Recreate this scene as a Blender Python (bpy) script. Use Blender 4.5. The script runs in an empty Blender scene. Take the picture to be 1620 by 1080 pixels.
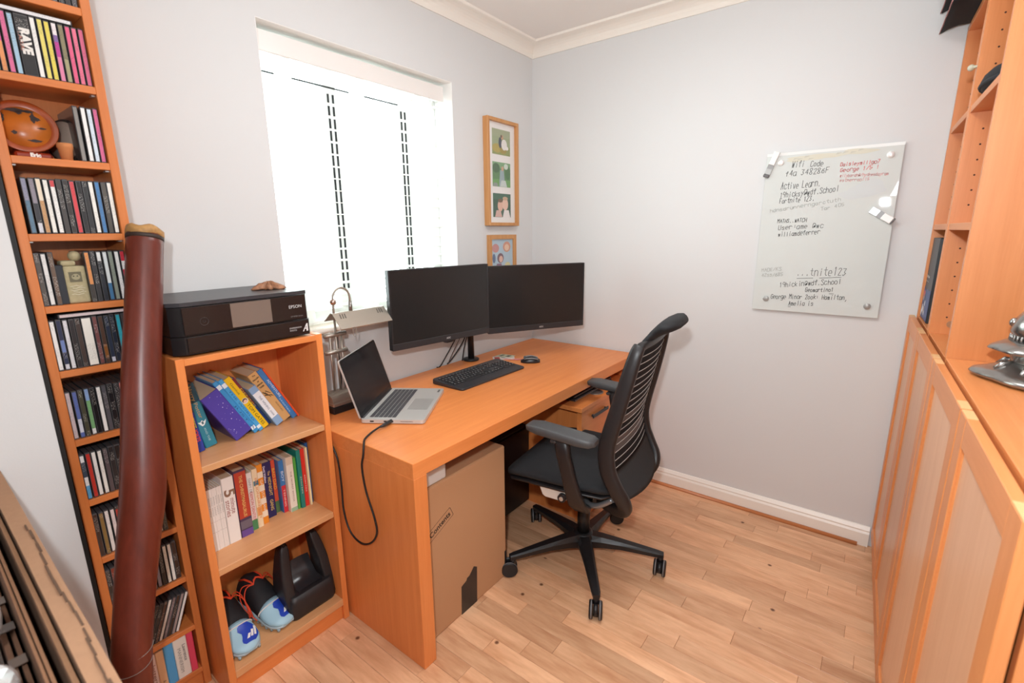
import bpy, bmesh, math, random
from mathutils import Vector, Matrix
PI = math.pi
rnd = random.Random(7)
scene = bpy.context.scene
COL = scene.collection

# ------------------------------------------------------------------ camera
cam_d = bpy.data.cameras.new('camera')
cam_d.sensor_width = 36.0
cam_d.lens = 759.04 / 1620 * 36.0
cam_d.clip_start = 0.02
cam_d.dof.use_dof = True
cam_d.dof.focus_distance = 2.2
cam_d.dof.aperture_fstop = 4.5
cam = bpy.data.objects.new('camera', cam_d)
COL.objects.link(cam)
_yaw, _pitch, _roll = 0.6527, -0.2229, -0.0102
fw = Vector((math.cos(_yaw) * math.cos(_pitch), math.sin(_yaw) * math.cos(_pitch), math.sin(_pitch)))
rt = Vector((math.sin(_yaw), -math.cos(_yaw), 0))
up = rt.cross(fw)
R2 = rt * math.cos(_roll) + up * math.sin(_roll)
U2 = up * math.cos(_roll) - rt * math.sin(_roll)
m = Matrix((R2, U2, -fw)).transposed().to_4x4()
m.translation = Vector((-2.4781, -1.7289, 1.3891))
cam.matrix_world = m
scene.camera = cam

# ------------------------------------------------------------------ world, lights, exposure
scene.view_settings.view_transform = 'Standard'
scene.view_settings.look = 'None'
scene.view_settings.gamma = 1.0
scene.view_settings.use_curve_mapping = False
scene.view_settings.exposure = -0.42
w = bpy.data.worlds.new('world'); scene.world = w
w.use_nodes = True
bg = w.node_tree.nodes['Background']
bg.inputs[0].default_value = (0.93, 0.97, 1.0, 1)
bg.inputs[1].default_value = 15.0

def area(name, loc, target, size, power, color=(1, 1, 1), size_y=None):
    d = bpy.data.lights.new(name, 'AREA')
    d.shape = 'RECTANGLE' if size_y else 'SQUARE'
    d.size = size
    if size_y: d.size_y = size_y
    d.energy = power; d.color = color
    o = bpy.data.objects.new(name, d); COL.objects.link(o)
    o.location = loc
    o.rotation_euler = (Vector(target) - Vector(loc)).to_track_quat('-Z', 'Y').to_euler()
    return o
# photographer's flash, bounced off the ceiling, with a small direct share
bf = area('bounce_flash', (-2.62, -1.86, 1.75), (-1.45, -1.25, 2.70), 0.25, 13, (0.93, 0.97, 1.0))
bf.data.spread = math.radians(110)
area('ceiling_lamp', (-1.25, -1.15, 2.36), (-1.25, -1.15, 0), 0.55, 17, (0.95, 0.98, 1.0))  # unseen overhead light, added to brighten desk and floor from above
area('flash_head', (-2.56, -1.69, 1.60), (-0.4, -1.0, 0.55), 0.06, 26, (0.93, 0.97, 1.0))
try:
    scene.cycles.use_denoising = True
    scene.cycles.max_bounces = 10
    scene.cycles.diffuse_bounces = 6
    scene.cycles.sample_clamp_indirect = 6
except Exception:
    pass

# ------------------------------------------------------------------ material helpers
def lin(c):
    if isinstance(c, str):
        c = c.lstrip('#'); c = [int(c[i:i + 2], 16) / 255 for i in (0, 2, 4)]
    f = lambda v: v / 12.92 if v <= 0.04045 else ((v + 0.055) / 1.055) ** 2.4
    return (f(c[0]), f(c[1]), f(c[2]), 1.0)
_mc = {}
def plain(hexc, rough=0.5, metal=0.0, bump=0.0, bscale=200.0, var=0.0, spec=0.5):
    key = ('p', hexc, rough, metal, bump, bscale, var, spec)
    if key in _mc: return _mc[key]
    mt = bpy.data.materials.new('mat_' + hexc.strip('#')); mt.use_nodes = True
    nt = mt.node_tree; b = nt.nodes['Principled BSDF']
    b.inputs['Base Color'].default_value = lin(hexc)
    b.inputs['Roughness'].default_value = rough
    b.inputs['Metallic'].default_value = metal
    b.inputs['Specular IOR Level'].default_value = spec
    tc = nt.nodes.new('ShaderNodeTexCoord')
    n = nt.nodes.new('ShaderNodeTexNoise'); n.inputs['Scale'].default_value = bscale
    n.inputs['Detail'].default_value = 4
    nt.links.new(tc.outputs['Object'], n.inputs['Vector'])
    if bump:
        bp = nt.nodes.new('ShaderNodeBump'); bp.inputs['Strength'].default_value = bump
        bp.inputs['Distance'].default_value = 0.002
        nt.links.new(n.outputs['Fac'], bp.inputs['Height'])
        nt.links.new(bp.outputs['Normal'], b.inputs['Normal'])
    if var:
        mx = nt.nodes.new('ShaderNodeMix'); mx.data_type = 'RGBA'; mx.blend_type = 'MULTIPLY'
        mx.inputs[0].default_value = 1.0
        cr = nt.nodes.new('ShaderNodeValToRGB')
        cr.color_ramp.elements[0].color = (1 - var,) * 3 + (1,)
        cr.color_ramp.elements[0].position = 0.3
        cr.color_ramp.elements[1].color = (1, 1, 1, 1); cr.color_ramp.elements[1].position = 0.7
        nt.links.new(n.outputs['Fac'], cr.inputs[0])
        mx.inputs[6].default_value = lin(hexc)
        nt.links.new(cr.outputs[0], mx.inputs[7])
        nt.links.new(mx.outputs[2], b.inputs['Base Color'])
    _mc[key] = mt
    return mt

def wood(name, light, dark, axis='z', rough=0.38, across=46.0, along=2.2, rand=0.06, contrast=0.55, bump=0.05):
    key = ('w', name, light, dark, axis, rough, across, along, rand)
    if key in _mc: return _mc[key]
    mt = bpy.data.materials.new(name + '_' + axis); mt.use_nodes = True
    nt = mt.node_tree; b = nt.nodes['Principled BSDF']; L = nt.links.new
    tc = nt.nodes.new('ShaderNodeTexCoord')
    oi = nt.nodes.new('ShaderNodeObjectInfo')
    mp = nt.nodes.new('ShaderNodeMapping')
    sc = {'x': (along, across, across), 'y': (across, along, across), 'z': (across, across, along)}[axis]
    mp.inputs['Scale'].default_value = sc
    vm = nt.nodes.new('ShaderNodeVectorMath'); vm.operation = 'ADD'
    mul = nt.nodes.new('ShaderNodeVectorMath'); mul.operation = 'SCALE'
    mul.inputs[0].default_value = (7.3, 3.1, 5.7)
    L(oi.outputs['Random'], mul.inputs['Scale'])
    L(tc.outputs['Object'], vm.inputs[0]); L(mul.outputs[0], vm.inputs[1])
    L(vm.outputs[0], mp.inputs['Vector'])
    n1 = nt.nodes.new('ShaderNodeTexNoise'); n1.inputs['Scale'].default_value = 1.0
    n1.inputs['Detail'].default_value = 6; n1.inputs['Roughness'].default_value = 0.62
    n1.inputs['Distortion'].default_value = 0.25
    L(mp.outputs[0], n1.inputs['Vector'])
    n2 = nt.nodes.new('ShaderNodeTexNoise'); n2.inputs['Scale'].default_value = 5.0
    n2.inputs['Detail'].default_value = 3
    L(mp.outputs[0], n2.inputs['Vector'])
    ad = nt.nodes.new('ShaderNodeMath'); ad.operation = 'MULTIPLY_ADD'
    ad.inputs[1].default_value = 0.35
    L(n2.outputs['Fac'], ad.inputs[0]); L(n1.outputs['Fac'], ad.inputs[2])
    cr = nt.nodes.new('ShaderNodeValToRGB')
    cr.color_ramp.elements[0].position = 0.67 - 0.24 / contrast; cr.color_ramp.elements[0].color = lin(dark)
    cr.color_ramp.elements[1].position = 0.67 + 0.16 / contrast; cr.color_ramp.elements[1].color = lin(light)
    L(ad.outputs[0], cr.inputs[0])
    hs = nt.nodes.new('ShaderNodeHueSaturation')
    mr = nt.nodes.new('ShaderNodeMapRange')
    mr.inputs['To Min'].default_value = 1 - rand; mr.inputs['To Max'].default_value = 1 + rand
    L(oi.outputs['Random'], mr.inputs['Value']); L(mr.outputs[0], hs.inputs['Value'])
    L(cr.outputs[0], hs.inputs['Color']); L(hs.outputs[0], b.inputs['Base Color'])
    b.inputs['Roughness'].default_value = rough
    bp = nt.nodes.new('ShaderNodeBump'); bp.inputs['Strength'].default_value = bump
    bp.inputs['Distance'].default_value = 0.001
    L(ad.outputs[0], bp.inputs['Height']); L(bp.outputs['Normal'], b.inputs['Normal'])
    _mc[key] = mt
    return mt

def floor_wood():
    mt = wood('floor_oak', '#e9ba92', '#c08760', 'y', rough=0.34, across=17, along=2.6, rand=0.17, contrast=.85)
    nt = mt.node_tree; L = nt.links.new
    b = nt.nodes['Principled BSDF']
    src = b.inputs['Base Color'].links[0].from_socket
    tc = nt.nodes.new('ShaderNodeTexCoord'); oi = nt.nodes.new('ShaderNodeObjectInfo')
    # scattered small knots
    mul = nt.nodes.new('ShaderNodeVectorMath'); mul.operation = 'SCALE'; mul.inputs[0].default_value = (31, 17, 0)
    L(oi.outputs['Random'], mul.inputs['Scale'])
    ad = nt.nodes.new('ShaderNodeVectorMath'); ad.operation = 'ADD'
    L(tc.outputs['Object'], ad.inputs[0]); L(mul.outputs[0], ad.inputs[1])
    vo = nt.nodes.new('ShaderNodeTexVoronoi'); vo.inputs['Scale'].default_value = 2.3
    vo.voronoi_dimensions = '2D'
    L(ad.outputs[0], vo.inputs['Vector'])
    cr = nt.nodes.new('ShaderNodeValToRGB')
    cr.color_ramp.elements[0].position = 0.010; cr.color_ramp.elements[0].color = (0.22, 0.15, 0.12, 1)
    cr.color_ramp.elements[1].position = 0.022; cr.color_ramp.elements[1].color = (1, 1, 1, 1)
    L(vo.outputs['Distance'], cr.inputs[0])
    mx = nt.nodes.new('ShaderNodeMix'); mx.data_type = 'RGBA'; mx.blend_type = 'MULTIPLY'
    mx.inputs[0].default_value = 1.0
    L(src, mx.inputs[6]); L(cr.outputs[0], mx.inputs[7])
    L(mx.outputs[2], b.inputs['Base Color'])
    return mt

def spine_mat(hexc, ink):
    """paper spine of a CD with a broken line of tiny, unreadable print"""
    key = ('s', hexc, ink)
    if key in _mc: return _mc[key]
    mt = bpy.data.materials.new('spine_' + hexc.strip('#')); mt.use_nodes = True
    nt = mt.node_tree; b = nt.nodes['Principled BSDF']; L = nt.links.new
    tc = nt.nodes.new('ShaderNodeTexCoord'); oi = nt.nodes.new('ShaderNodeObjectInfo')
    cb = nt.nodes.new('ShaderNodeCombineXYZ'); L(oi.outputs['Random'], cb.inputs['Z'])
    ad = nt.nodes.new('ShaderNodeVectorMath'); ad.operation = 'ADD'
    L(tc.outputs['Object'], ad.inputs[0]); L(cb.outputs[0], ad.inputs[1])
    mp = nt.nodes.new('ShaderNodeMapping'); mp.inputs['Scale'].default_value = (480, 1, 640)
    L(ad.outputs[0], mp.inputs['Vector'])
    n = nt.nodes.new('ShaderNodeTexNoise'); n.inputs['Scale'].default_value = 1; n.inputs['Detail'].default_value = 1
    L(mp.outputs[0], n.inputs['Vector'])
    mp2 = nt.nodes.new('ShaderNodeMapping'); mp2.inputs['Scale'].default_value = (1, 1, 22)
    L(ad.outputs[0], mp2.inputs['Vector'])
    n2 = nt.nodes.new('ShaderNodeTexNoise'); n2.inputs['Scale'].default_value = 1; n2.inputs['Detail'].default_value = 0
    L(mp2.outputs[0], n2.inputs['Vector'])
    a = nt.nodes.new('ShaderNodeMath'); a.operation = 'GREATER_THAN'; a.inputs[1].default_value = 0.58
    L(n.outputs['Fac'], a.inputs[0])
    c = nt.nodes.new('ShaderNodeMath'); c.operation = 'GREATER_THAN'; c.inputs[1].default_value = 0.5
    L(n2.outputs['Fac'], c.inputs[0])
    d = nt.nodes.new('ShaderNodeMath'); d.operation = 'MULTIPLY'
    L(a.outputs[0], d.inputs[0]); L(c.outputs[0], d.inputs[1])
    e = nt.nodes.new('ShaderNodeMath'); e.operation = 'MULTIPLY'; e.inputs[1].default_value = 0.36
    L(d.outputs[0], e.inputs[0])
    mx = nt.nodes.new('ShaderNodeMix'); mx.data_type = 'RGBA'
    mx.inputs[6].default_value = lin(hexc); mx.inputs[7].default_value = lin(ink)
    L(e.outputs[0], mx.inputs[0]); L(mx.outputs[2], b.inputs['Base Color'])
    b.inputs['Roughness'].default_value = 0.25
    _mc[key] = mt
    return mt

def glassy(name, tint, alpha, rough=0.05):
    mt = bpy.data.materials.new(name); mt.use_nodes = True
    nt = mt.node_tree; L = nt.links.new
    nt.nodes.clear()
    out = nt.nodes.new('ShaderNodeOutputMaterial')
    mix = nt.nodes.new('ShaderNodeMixShader')
    tr = nt.nodes.new('ShaderNodeBsdfTransparent'); tr.inputs[0].default_value = lin(tint)
    gl = nt.nodes.new('ShaderNodeBsdfGlossy'); gl.inputs['Roughness'].default_value = rough
    mix.inputs[0].default_value = alpha
    L(tr.outputs[0], mix.inputs[1]); L(gl.outputs[0], mix.inputs[2])
    L(mix.outputs[0], out.inputs[0])
    return mt

def translucent(name, hexc, k):
    mt = plain(hexc, .4).copy(); mt.name = name
    nt = mt.node_tree; b = nt.nodes['Principled BSDF']; out = nt.nodes['Material Output']
    tl = nt.nodes.new('ShaderNodeBsdfTranslucent'); tl.inputs[0].default_value = lin(hexc)
    mx = nt.nodes.new('ShaderNodeMixShader'); mx.inputs[0].default_value = k
    nt.links.new(b.outputs[0], mx.inputs[1]); nt.links.new(tl.outputs[0], mx.inputs[2]); nt.links.new(mx.outputs[0], out.inputs[0])
    return mt
WL, WD = '#e68f50', '#d3783a'      # orange-toned oak veneer
def W(axis, **k): return wood('oak_veneer', WL, WD, axis, **k)
WX, WY, WZ = W('x'), W('y'), W('z')
SHW = wood('shelf_oak', '#dba574', '#cb8f5e', 'x')  # paler copy of the veneer, window reflection put into the shelf colour
CX = wood('cupboard_oak', '#dd9058', '#cb7c44', 'x'); CZ = wood('cupboard_oak', '#dd9058', '#cb7c44', 'z')
PAINT = plain('#d7d8d8', 0.75, bump=0.08, bscale=260)
CEILP = plain('#eeebe7', 0.8)
TRIMW = plain('#f1ece3', 0.35)
WHITE = plain('#f2f1ee', 0.4)
BLACK = plain('#17171a', 0.42)
BLACKG = plain('#0e0e10', 0.12)
DGREY = plain('#2b2b2e', 0.5)
STEEL = plain('#a89f95', 0.42, 0.8)
CARD = plain('#a27a5c', 0.85, bump=0.15, bscale=90, var=0.08)

# ------------------------------------------------------------------ mesh helpers
def BM(): return bmesh.new()
def box(bm, x0, x1, y0, y1, z0, z1, bev=0.0, mi=0, M=None, seg=1):
    vs = [bm.verts.new((x, y, z)) for x in (x0, x1) for y in (y0, y1) for z in (z0, z1)]
    idx = [(0, 1, 3, 2), (4, 6, 7, 5), (0, 4, 5, 1), (2, 3, 7, 6), (0, 2, 6, 4), (1, 5, 7, 3)]
    fs = [bm.faces.new([vs[i] for i in f]) for f in idx]
    for f in fs: f.material_index = mi
    if bev:
        es = list({e for f in fs for e in f.edges})
        r = bmesh.ops.bevel(bm, geom=es, offset=bev, segments=seg, affect='EDGES', profile=0.5)
        nv = {v for f in r['faces'] for v in f.verts} | {v for f in fs if f.is_valid for v in f.verts}
        for f in r['faces']: f.material_index = mi
        vs = list(nv)
    if M is not None:
        bmesh.ops.transform(bm, matrix=M, verts=[v for v in vs if v.is_valid])
    return vs
def frame_of(d):
    d = d.normalized()
    a = Vector((0, 0, 1)) if abs(d.z) < 0.9 else Vector((1, 0, 0))
    x = d.cross(a).normalized(); return x, d.cross(x).normalized()
def tube(bm, pts, r, seg=8, mi=0, closed=False, cap=True, sy=1.0):
    pts = [Vector(p) for p in pts]; n = len(pts)
    rs = r if isinstance(r, (list, tuple)) else [r] * n
    rings = []; X = None
    for i, p in enumerate(pts):
        if closed: t = pts[(i + 1) % n] - pts[i - 1]
        else: t = pts[min(i + 1, n - 1)] - pts[max(i - 1, 0)]
        t.normalize()
        if X is None: X, Y = frame_of(t)
        else:
            X = (X - t * X.dot(t)).normalized()
        Y = t.cross(X)
        rings.append([bm.verts.new(p + (X * math.cos(a) + Y * math.sin(a) * sy) * rs[i]) for a in [2 * PI * k / seg for k in range(seg)]])
    for i in range(n if closed else n - 1):
        A, B = rings[i], rings[(i + 1) % n]
        for k in range(seg):
            f = bm.faces.new((A[k], A[(k + 1) % seg], B[(k + 1) % seg], B[k])); f.material_index = mi; f.smooth = True
    if cap and not closed:
        f = bm.faces.new(list(reversed(rings[0]))); f.material_index = mi
        f = bm.faces.new(rings[-1]); f.material_index = mi
    return rings
def cyl(bm, p0, p1, r0, r1=None, seg=16, mi=0):
    return tube(bm, [p0, p1], [r0, r0 if r1 is None else r1], seg, mi)
def lathe(bm, prof, c=(0, 0, 0), seg=24, mi=0, f=None, M=None):
    rings = []; allv = []
    for (r, z) in prof:
        ring = []
        for k in range(seg):
            a = 2 * PI * k / seg
            rr = r * (f(a, z) if f else 1)
            ring.append(bm.verts.new((c[0] + rr * math.cos(a), c[1] + rr * math.sin(a), c[2] + z)))
        rings.append(ring); allv += ring
    for A, B in zip(rings, rings[1:]):
        for k in range(seg):
            q = bm.faces.new((A[k], A[(k + 1) % seg], B[(k + 1) % seg], B[k])); q.material_index = mi; q.smooth = True
    for ring, rev in ((rings[0], True), (rings[-1], False)):
        q = bm.faces.new(list(reversed(ring)) if rev else ring); q.material_index = mi
    if M is not None: bmesh.ops.transform(bm, matrix=M, verts=allv)
def prism(bm, poly, h0, h1, M=None, mi=0):
    """poly in local xy, extruded along local z from h0 to h1, then M"""
    a = [bm.verts.new((x, y, h0)) for x, y in poly]; b = [bm.verts.new((x, y, h1)) for x, y in poly]
    n = len(poly)
    fs = [bm.faces.new(list(reversed(a))), bm.faces.new(b)]
    for i in range(n): fs.append(bm.faces.new((a[i], a[(i + 1) % n], b[(i + 1) % n], b[i])))
    for f in fs: f.material_index = mi
    if M is not None: bmesh.ops.transform(bm, matrix=M, verts=a + b)
    return fs
def loft(bm, rows, closed=False, mi=0, capends=False, smooth=True):
    R = [[bm.verts.new(p) for p in r] for r in rows]
    n = len(R[0])
    for A, B in zip(R, R[1:]):
        for k in range(n if closed else n - 1):
            f = bm.faces.new((A[k], A[(k + 1) % n], B[(k + 1) % n], B[k])); f.material_index = mi; f.smooth = smooth
    if capends:
        f = bm.faces.new(list(reversed(R[0]))); f.material_index = mi
        f = bm.faces.new(R[-1]); f.material_index = mi
    return R
def XF(o, ex, ey):
    ex, ey = Vector(ex).normalized(), Vector(ey).normalized(); ez = ex.cross(ey)
    m = Matrix((ex, ey, ez)).transposed().to_4x4(); m.translation = Vector(o); return m
def rrect(w, h, r, seg=4):
    pts = []
    for cx, cy, a0 in ((w / 2 - r, h / 2 - r, 0), (-w / 2 + r, h / 2 - r, 90), (-w / 2 + r, -h / 2 + r, 180), (w / 2 - r, -h / 2 + r, 270)):
        for k in range(seg + 1):
            a = math.radians(a0 + 90 * k / seg); pts.append((cx + r * math.cos(a), cy + r * math.sin(a)))
    return pts

def cat(P_, n=4):
    out = []
    for i in range(len(P_) - 1):
        p0, p1, p2, p3 = [Vector(P_[min(max(j, 0), len(P_) - 1)]) for j in (i - 1, i, i + 1, i + 2)]
        for k in range(n):
            u = k / n
            out.append(.5 * ((2 * p1) + (-p0 + p2) * u + (2 * p0 - 5 * p1 + 4 * p2 - p3) * u * u + (-p0 + 3 * p1 - 3 * p2 + p3) * u ** 3))
    out.append(Vector(P_[-1])); return out
def mesh_from(name, bm, mats):
    bmesh.ops.recalc_face_normals(bm, faces=bm.faces)
    me = bpy.data.meshes.new(name); bm.to_mesh(me); bm.free()
    for mt in (mats if isinstance(mats, (list, tuple)) else [mats]): me.materials.append(mt)
    return me
def part(name, bm, mats, parent, label=None, loc=None):
    o = bpy.data.objects.new(name, mesh_from(name, bm, mats)); COL.objects.link(o)
    o.parent = parent
    if loc is not None: o.location = loc
    if label: o['label'] = label
    return o
def thing(name, label, cat, loc=(0, 0, 0), rotz=0.0, group=None, rot=None):
    o = bpy.data.objects.new(name, None); COL.objects.link(o)
    o.empty_display_size = 0.05
    o.location = loc; o.rotation_euler = rot if rot else (0, 0, rotz)
    o['label'] = label; o['category'] = cat
    if group: o['group'] = group
    return o
def single(name, bm, mats, label, cat, loc=(0, 0, 0), rotz=0.0, group=None, rot=None):
    o = bpy.data.objects.new(name, mesh_from(name, bm, mats)); COL.objects.link(o)
    o.location = loc; o.rotation_euler = rot if rot else (0, 0, rotz)
    o['label'] = label; o['category'] = cat
    if group: o['group'] = group
    return o
def struct(name, bm, mats, label, cat, parent=None):
    o = bpy.data.objects.new(name, mesh_from(name, bm, mats)); COL.objects.link(o)
    o['kind'] = 'structure'
    if parent: o.parent = parent
    else: o['label'] = label; o['category'] = cat
    return o
DG = None
def text(name, s, size, M, mat, parent, fit=None, bold=0.0, shear=0.0, squash=1.0):
    """flat print: text centred on M's origin, local x = reading direction"""
    c = bpy.data.curves.new(name, 'FONT'); c.body = s; c.size = size
    c.align_x = 'CENTER'; c.align_y = 'CENTER'; c.offset = bold; c.shear = shear
    c.resolution_u = 3
    t = bpy.data.objects.new(name, c); COL.objects.link(t)
    dg = bpy.context.evaluated_depsgraph_get()
    me = bpy.data.meshes.new_from_object(t.evaluated_get(dg))
    bpy.data.objects.remove(t); bpy.data.curves.remove(c)
    xs = [v.co.x for v in me.vertices]
    k = 1.0
    if fit and xs:
        L = max(xs) - min(xs); k = fit / L if L > 0 else 1
    me.transform(Matrix.Diagonal((k * 1.0, min(k, 1.25) * squash if fit else squash, 1, 1)))
    me.transform(M)
    me.materials.clear(); me.materials.append(mat)
    o = bpy.data.objects.new(name, me); COL.objects.link(o); o.parent = parent
    return o
def ordinal(n): return ['first', 'second', 'third', 'fourth', 'fifth', 'sixth', 'seventh', 'eighth', 'ninth', 'tenth', 'eleventh', 'twelfth', 'thirteenth', 'fourteenth', 'fifteenth', 'sixteenth', 'seventeenth'][n - 1]
def flat(bm, poly, M, mi=0, z=0.0):
    f = bm.faces.new([bm.verts.new(M @ Vector((x, y, z))) for x, y in poly]); f.material_index = mi

# ------------------------------------------------------------------ the room
ZC = 2.415
XL, YR, YB = -3.3, -2.2, 0.0
WX0, WX1, WZ0, WZ1 = -1.581, -0.666, 1.030, 2.087
bm = BM()
box(bm, XL, WX0, 0, .28, -.06, ZC); box(bm, WX1, 0.0, 0, .28, -.06, ZC)
box(bm, WX0, WX1, 0, .28, WZ1, ZC); box(bm, WX0, WX1, 0, .28, -.06, WZ0 - .02)
struct('wall_left', bm, PAINT, 'pale grey painted wall around the window with the blind', 'wall')
bm = BM(); box(bm, 0, .15, YR - .15, .28, -.06, ZC)
struct('wall_back', bm, PAINT, 'pale grey painted wall that carries the glass writing board', 'wall')
bm = BM(); box(bm, XL - .15, 0, YR - .15, YR, -.06, ZC)
struct('wall_right', bm, PAINT, 'pale grey painted wall behind the oak cupboards', 'wall')
bm = BM(); box(bm, XL - .15, XL, YR, .28, -.06, ZC)
struct('wall_front', bm, PAINT, 'painted wall behind the camera position', 'wall')
bm = BM(); box(bm, -2.78, -2.297, -.27, 0, 0, ZC)
struct('wall_alcove', bm, PAINT, 'white painted wall end beside the tall CD tower', 'wall')
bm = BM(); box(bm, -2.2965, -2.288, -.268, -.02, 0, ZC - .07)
struct('trim_6', bm, plain('#0d0d0e', .6), 'black strip added to darken the gap between the white wall end and CD tower', 'trim')  # added black strip that keeps the gap beside the tower dark
bm = BM(); box(bm, XL - .15, .15, YR - .15, .28, ZC, ZC + .12)
struct('ceiling', bm, CEILP, 'white painted ceiling', 'ceiling')

# floor: a slab that carries strip-parquet planks running along y
bm = BM(); box(bm, XL, 0, YR, 0, -.06, -.003)
FLOOR = struct('floor', bm, plain('#8a5a3a', 0.7), 'varnished oak strip floor with knots and mixed plank tones', 'floor')
FM = floor_wood()
def plank(x0, x1, y0, y1):
    bm = BM(); cx, cy = (x0 + x1) / 2, (y0 + y1) / 2
    g = .0004
    box(bm, x0 - cx + g, x1 - cx - g, y0 - cy + g, y1 - cy - g, -.012, rnd.uniform(-.0003, .0), bev=.0007)
    part('floor_plank', bm, FM, FLOOR, loc=(cx, cy, 0))
sw = 0.0665
i = 0; x = 0.0
while x > -2.35:
    x1, x0 = x, max(x - sw, -2.36)
    y = -rnd.uniform(.05, .45)
    ys = [0.0, y]
    while ys[-1] > YR:
        ys.append(ys[-1] - rnd.uniform(.30, .62))
    ys[-1] = YR
    for a, b in zip(ys, ys[1:]):
        if a - b > .02: plank(x0, x1, b, a)
    x -= sw; i += 1
bm = BM(); box(bm, XL, -2.36, YR, 0, -.012, 0)
o = part('floor_plank', bm, FM, FLOOR)

# cornice: cove profile swept along the walls
def cornice(name, p0, p1, inward, lab):
    prof = [(0, 0), (.006, 0), (.008, .008)]
    for k in range(7):
        a = PI / 2 * k / 6
        prof.append((.008 + .062 * (1 - math.cos(a)), .008 + .045 * math.sin(a)))
    prof += [(.076, .055), (.078, .065), (0, .065)]
    bm = BM(); d = Vector(p1) - Vector(p0); inw = Vector(inward)
    rows = []
    for q, s in ((p0, 1), (p1, -1)):
        row = []
        for (u, v) in prof:
            row.append(Vector(q) + inw * u + Vector((0, 0, v)) + d.normalized() * (u * s))
        rows.append(row)
    loft(bm, rows, closed=True, capends=True, smooth=False)
    struct(name, bm, TRIMW, lab, 'cornice')
cornice('trim_1', (XL, 0, ZC - .065), (0, 0, ZC - .065), (0, -1, 0), 'white cove cornice above the window wall')
cornice('trim_2', (0, 0, ZC - .065), (0, YR, ZC - .065), (-1, 0, 0), 'white cove cornice above the writing board wall')
cornice('trim_3', (0, YR, ZC - .065), (XL, YR, ZC - .065), (0, 1, 0), 'white cove cornice above the cupboards')
# skirting
def skirting(name, x0, y0, x1, y1, nx, ny, lab):
    prof = [(0, 0), (.018, 0), (.018, .060), (.015, .066), (.013, .070), (.0145, .076), (.010, .083), (.006, .090), (0, .092)]
    bm = BM()
    rows = [[Vector((px + nx * u, py + ny * u, v)) for u, v in prof] for px, py in ((x0, y0), (x1, y1))]
    loft(bm, rows, closed=True, capends=True, smooth=False)
    struct(name, bm, TRIMW, lab, 'skirting board')
skirting('baseboard_back', 0, -.02, 0, -1.838, -1, 0, 'cream moulded skirting board below the writing board wall')
skirting('baseboard_left', -2.29, 0, -.02, 0, 0, -1, 'cream moulded skirting board behind the desk')
bm = BM()
prof = [(0, 0)] + [(.013 * math.cos(a), .013 * math.sin(a)) for a in [PI / 2 * k / 5 for k in range(6)]]
loft(bm, [[Vector((-.018 - u, y, v)) for u, v in prof] for y in (-.02, -1.80)], closed=True, capends=True)
struct('trim_4', bm, wood('bead', '#c98352', '#a6633a', 'y'), 'thin oak bead along the foot of the skirting board', 'trim')

bm = BM()
box(bm, WX0, WX1, .001, .119, WZ1 - .002, WZ1 + .001); box(bm, WX0 - .001, WX0 + .002, .001, .119, WZ0, WZ1 - .002); box(bm, WX1 - .002, WX1 + .001, .001, .119, WZ0, WZ1 - .002)
struct('trim_7', bm, plain('#f3f2ef', .6), 'bright white painted lining of the window recess', 'window recess')
# ------------------------------------------------------------------ window, sill, blind
UPVC = plain('#eef1ee', 0.3)
GASK = plain('#14161a', 0.6)
win = thing('window_1', 'white framed window with three lights behind the slatted blind', 'window', (WX0, 0.12, WZ0))
win['kind'] = 'structure'
Wd, Hh = WX1 - WX0, WZ1 - WZ0
m1, m2 = .333, .706
bm = BM()
box(bm, 0, .05, 0, .06, 0, Hh, .003); box(bm, Wd - .05, Wd, 0, .06, 0, Hh, .003)
box(bm, .05, Wd - .05, 0, .06, Hh - .055, Hh, .003); box(bm, .05, Wd - .05, 0, .06, 0, .05, .003)
part('window_frame', bm, UPVC, win)
for mx_ in (m1, m2):
    bm = BM(); box(bm, mx_ - .028, mx_ + .028, 0, .06, .05, Hh - .055, .003); part('mullion', bm, UPVC, win)
for a, b in ((.05, m1 - .028), (m1 + .028, m2 - .028), (m2 + .028, Wd - .05)):
    bm = BM(); box(bm, a + .004, b - .004, .028, .034, .054, Hh - .06)
    g = part('pane', bm, glassy('pane_glass', '#f4faf8', .05), win)
for mx_ in (m1, m2):
    for dx in (-.011, .011):
        bm = BM(); box(bm, mx_ + dx - .0035, mx_ + dx + .0035, -.004, .002, .13, Hh - .15); part('gasket', bm, GASK, win)
bm = BM(); box(bm, .02, m2 - .03, -.004, .002, Hh - .128, Hh - .123); part('gasket', bm, GASK, win)

bm = BM()
box(bm, WX0 - .0, WX1 + .0, -.0, .118, WZ0 - .02, WZ0, 0)
rows = []
pr = [(.0, -.02), (-.028, -.02), (-.034, -.015), (-.036, -.010), (-.034, -.004), (-.028, 0), (0, 0)]
loft(bm, [[Vector((x, y, WZ0 + z)) for y, z in pr] for x in (WX0 - .05, WX1 + .05)], closed=True, capends=True)
struct('trim_5', bm, plain('#f2e9dc', 0.35), 'cream window sill board with rounded nose', 'window sill')

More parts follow.
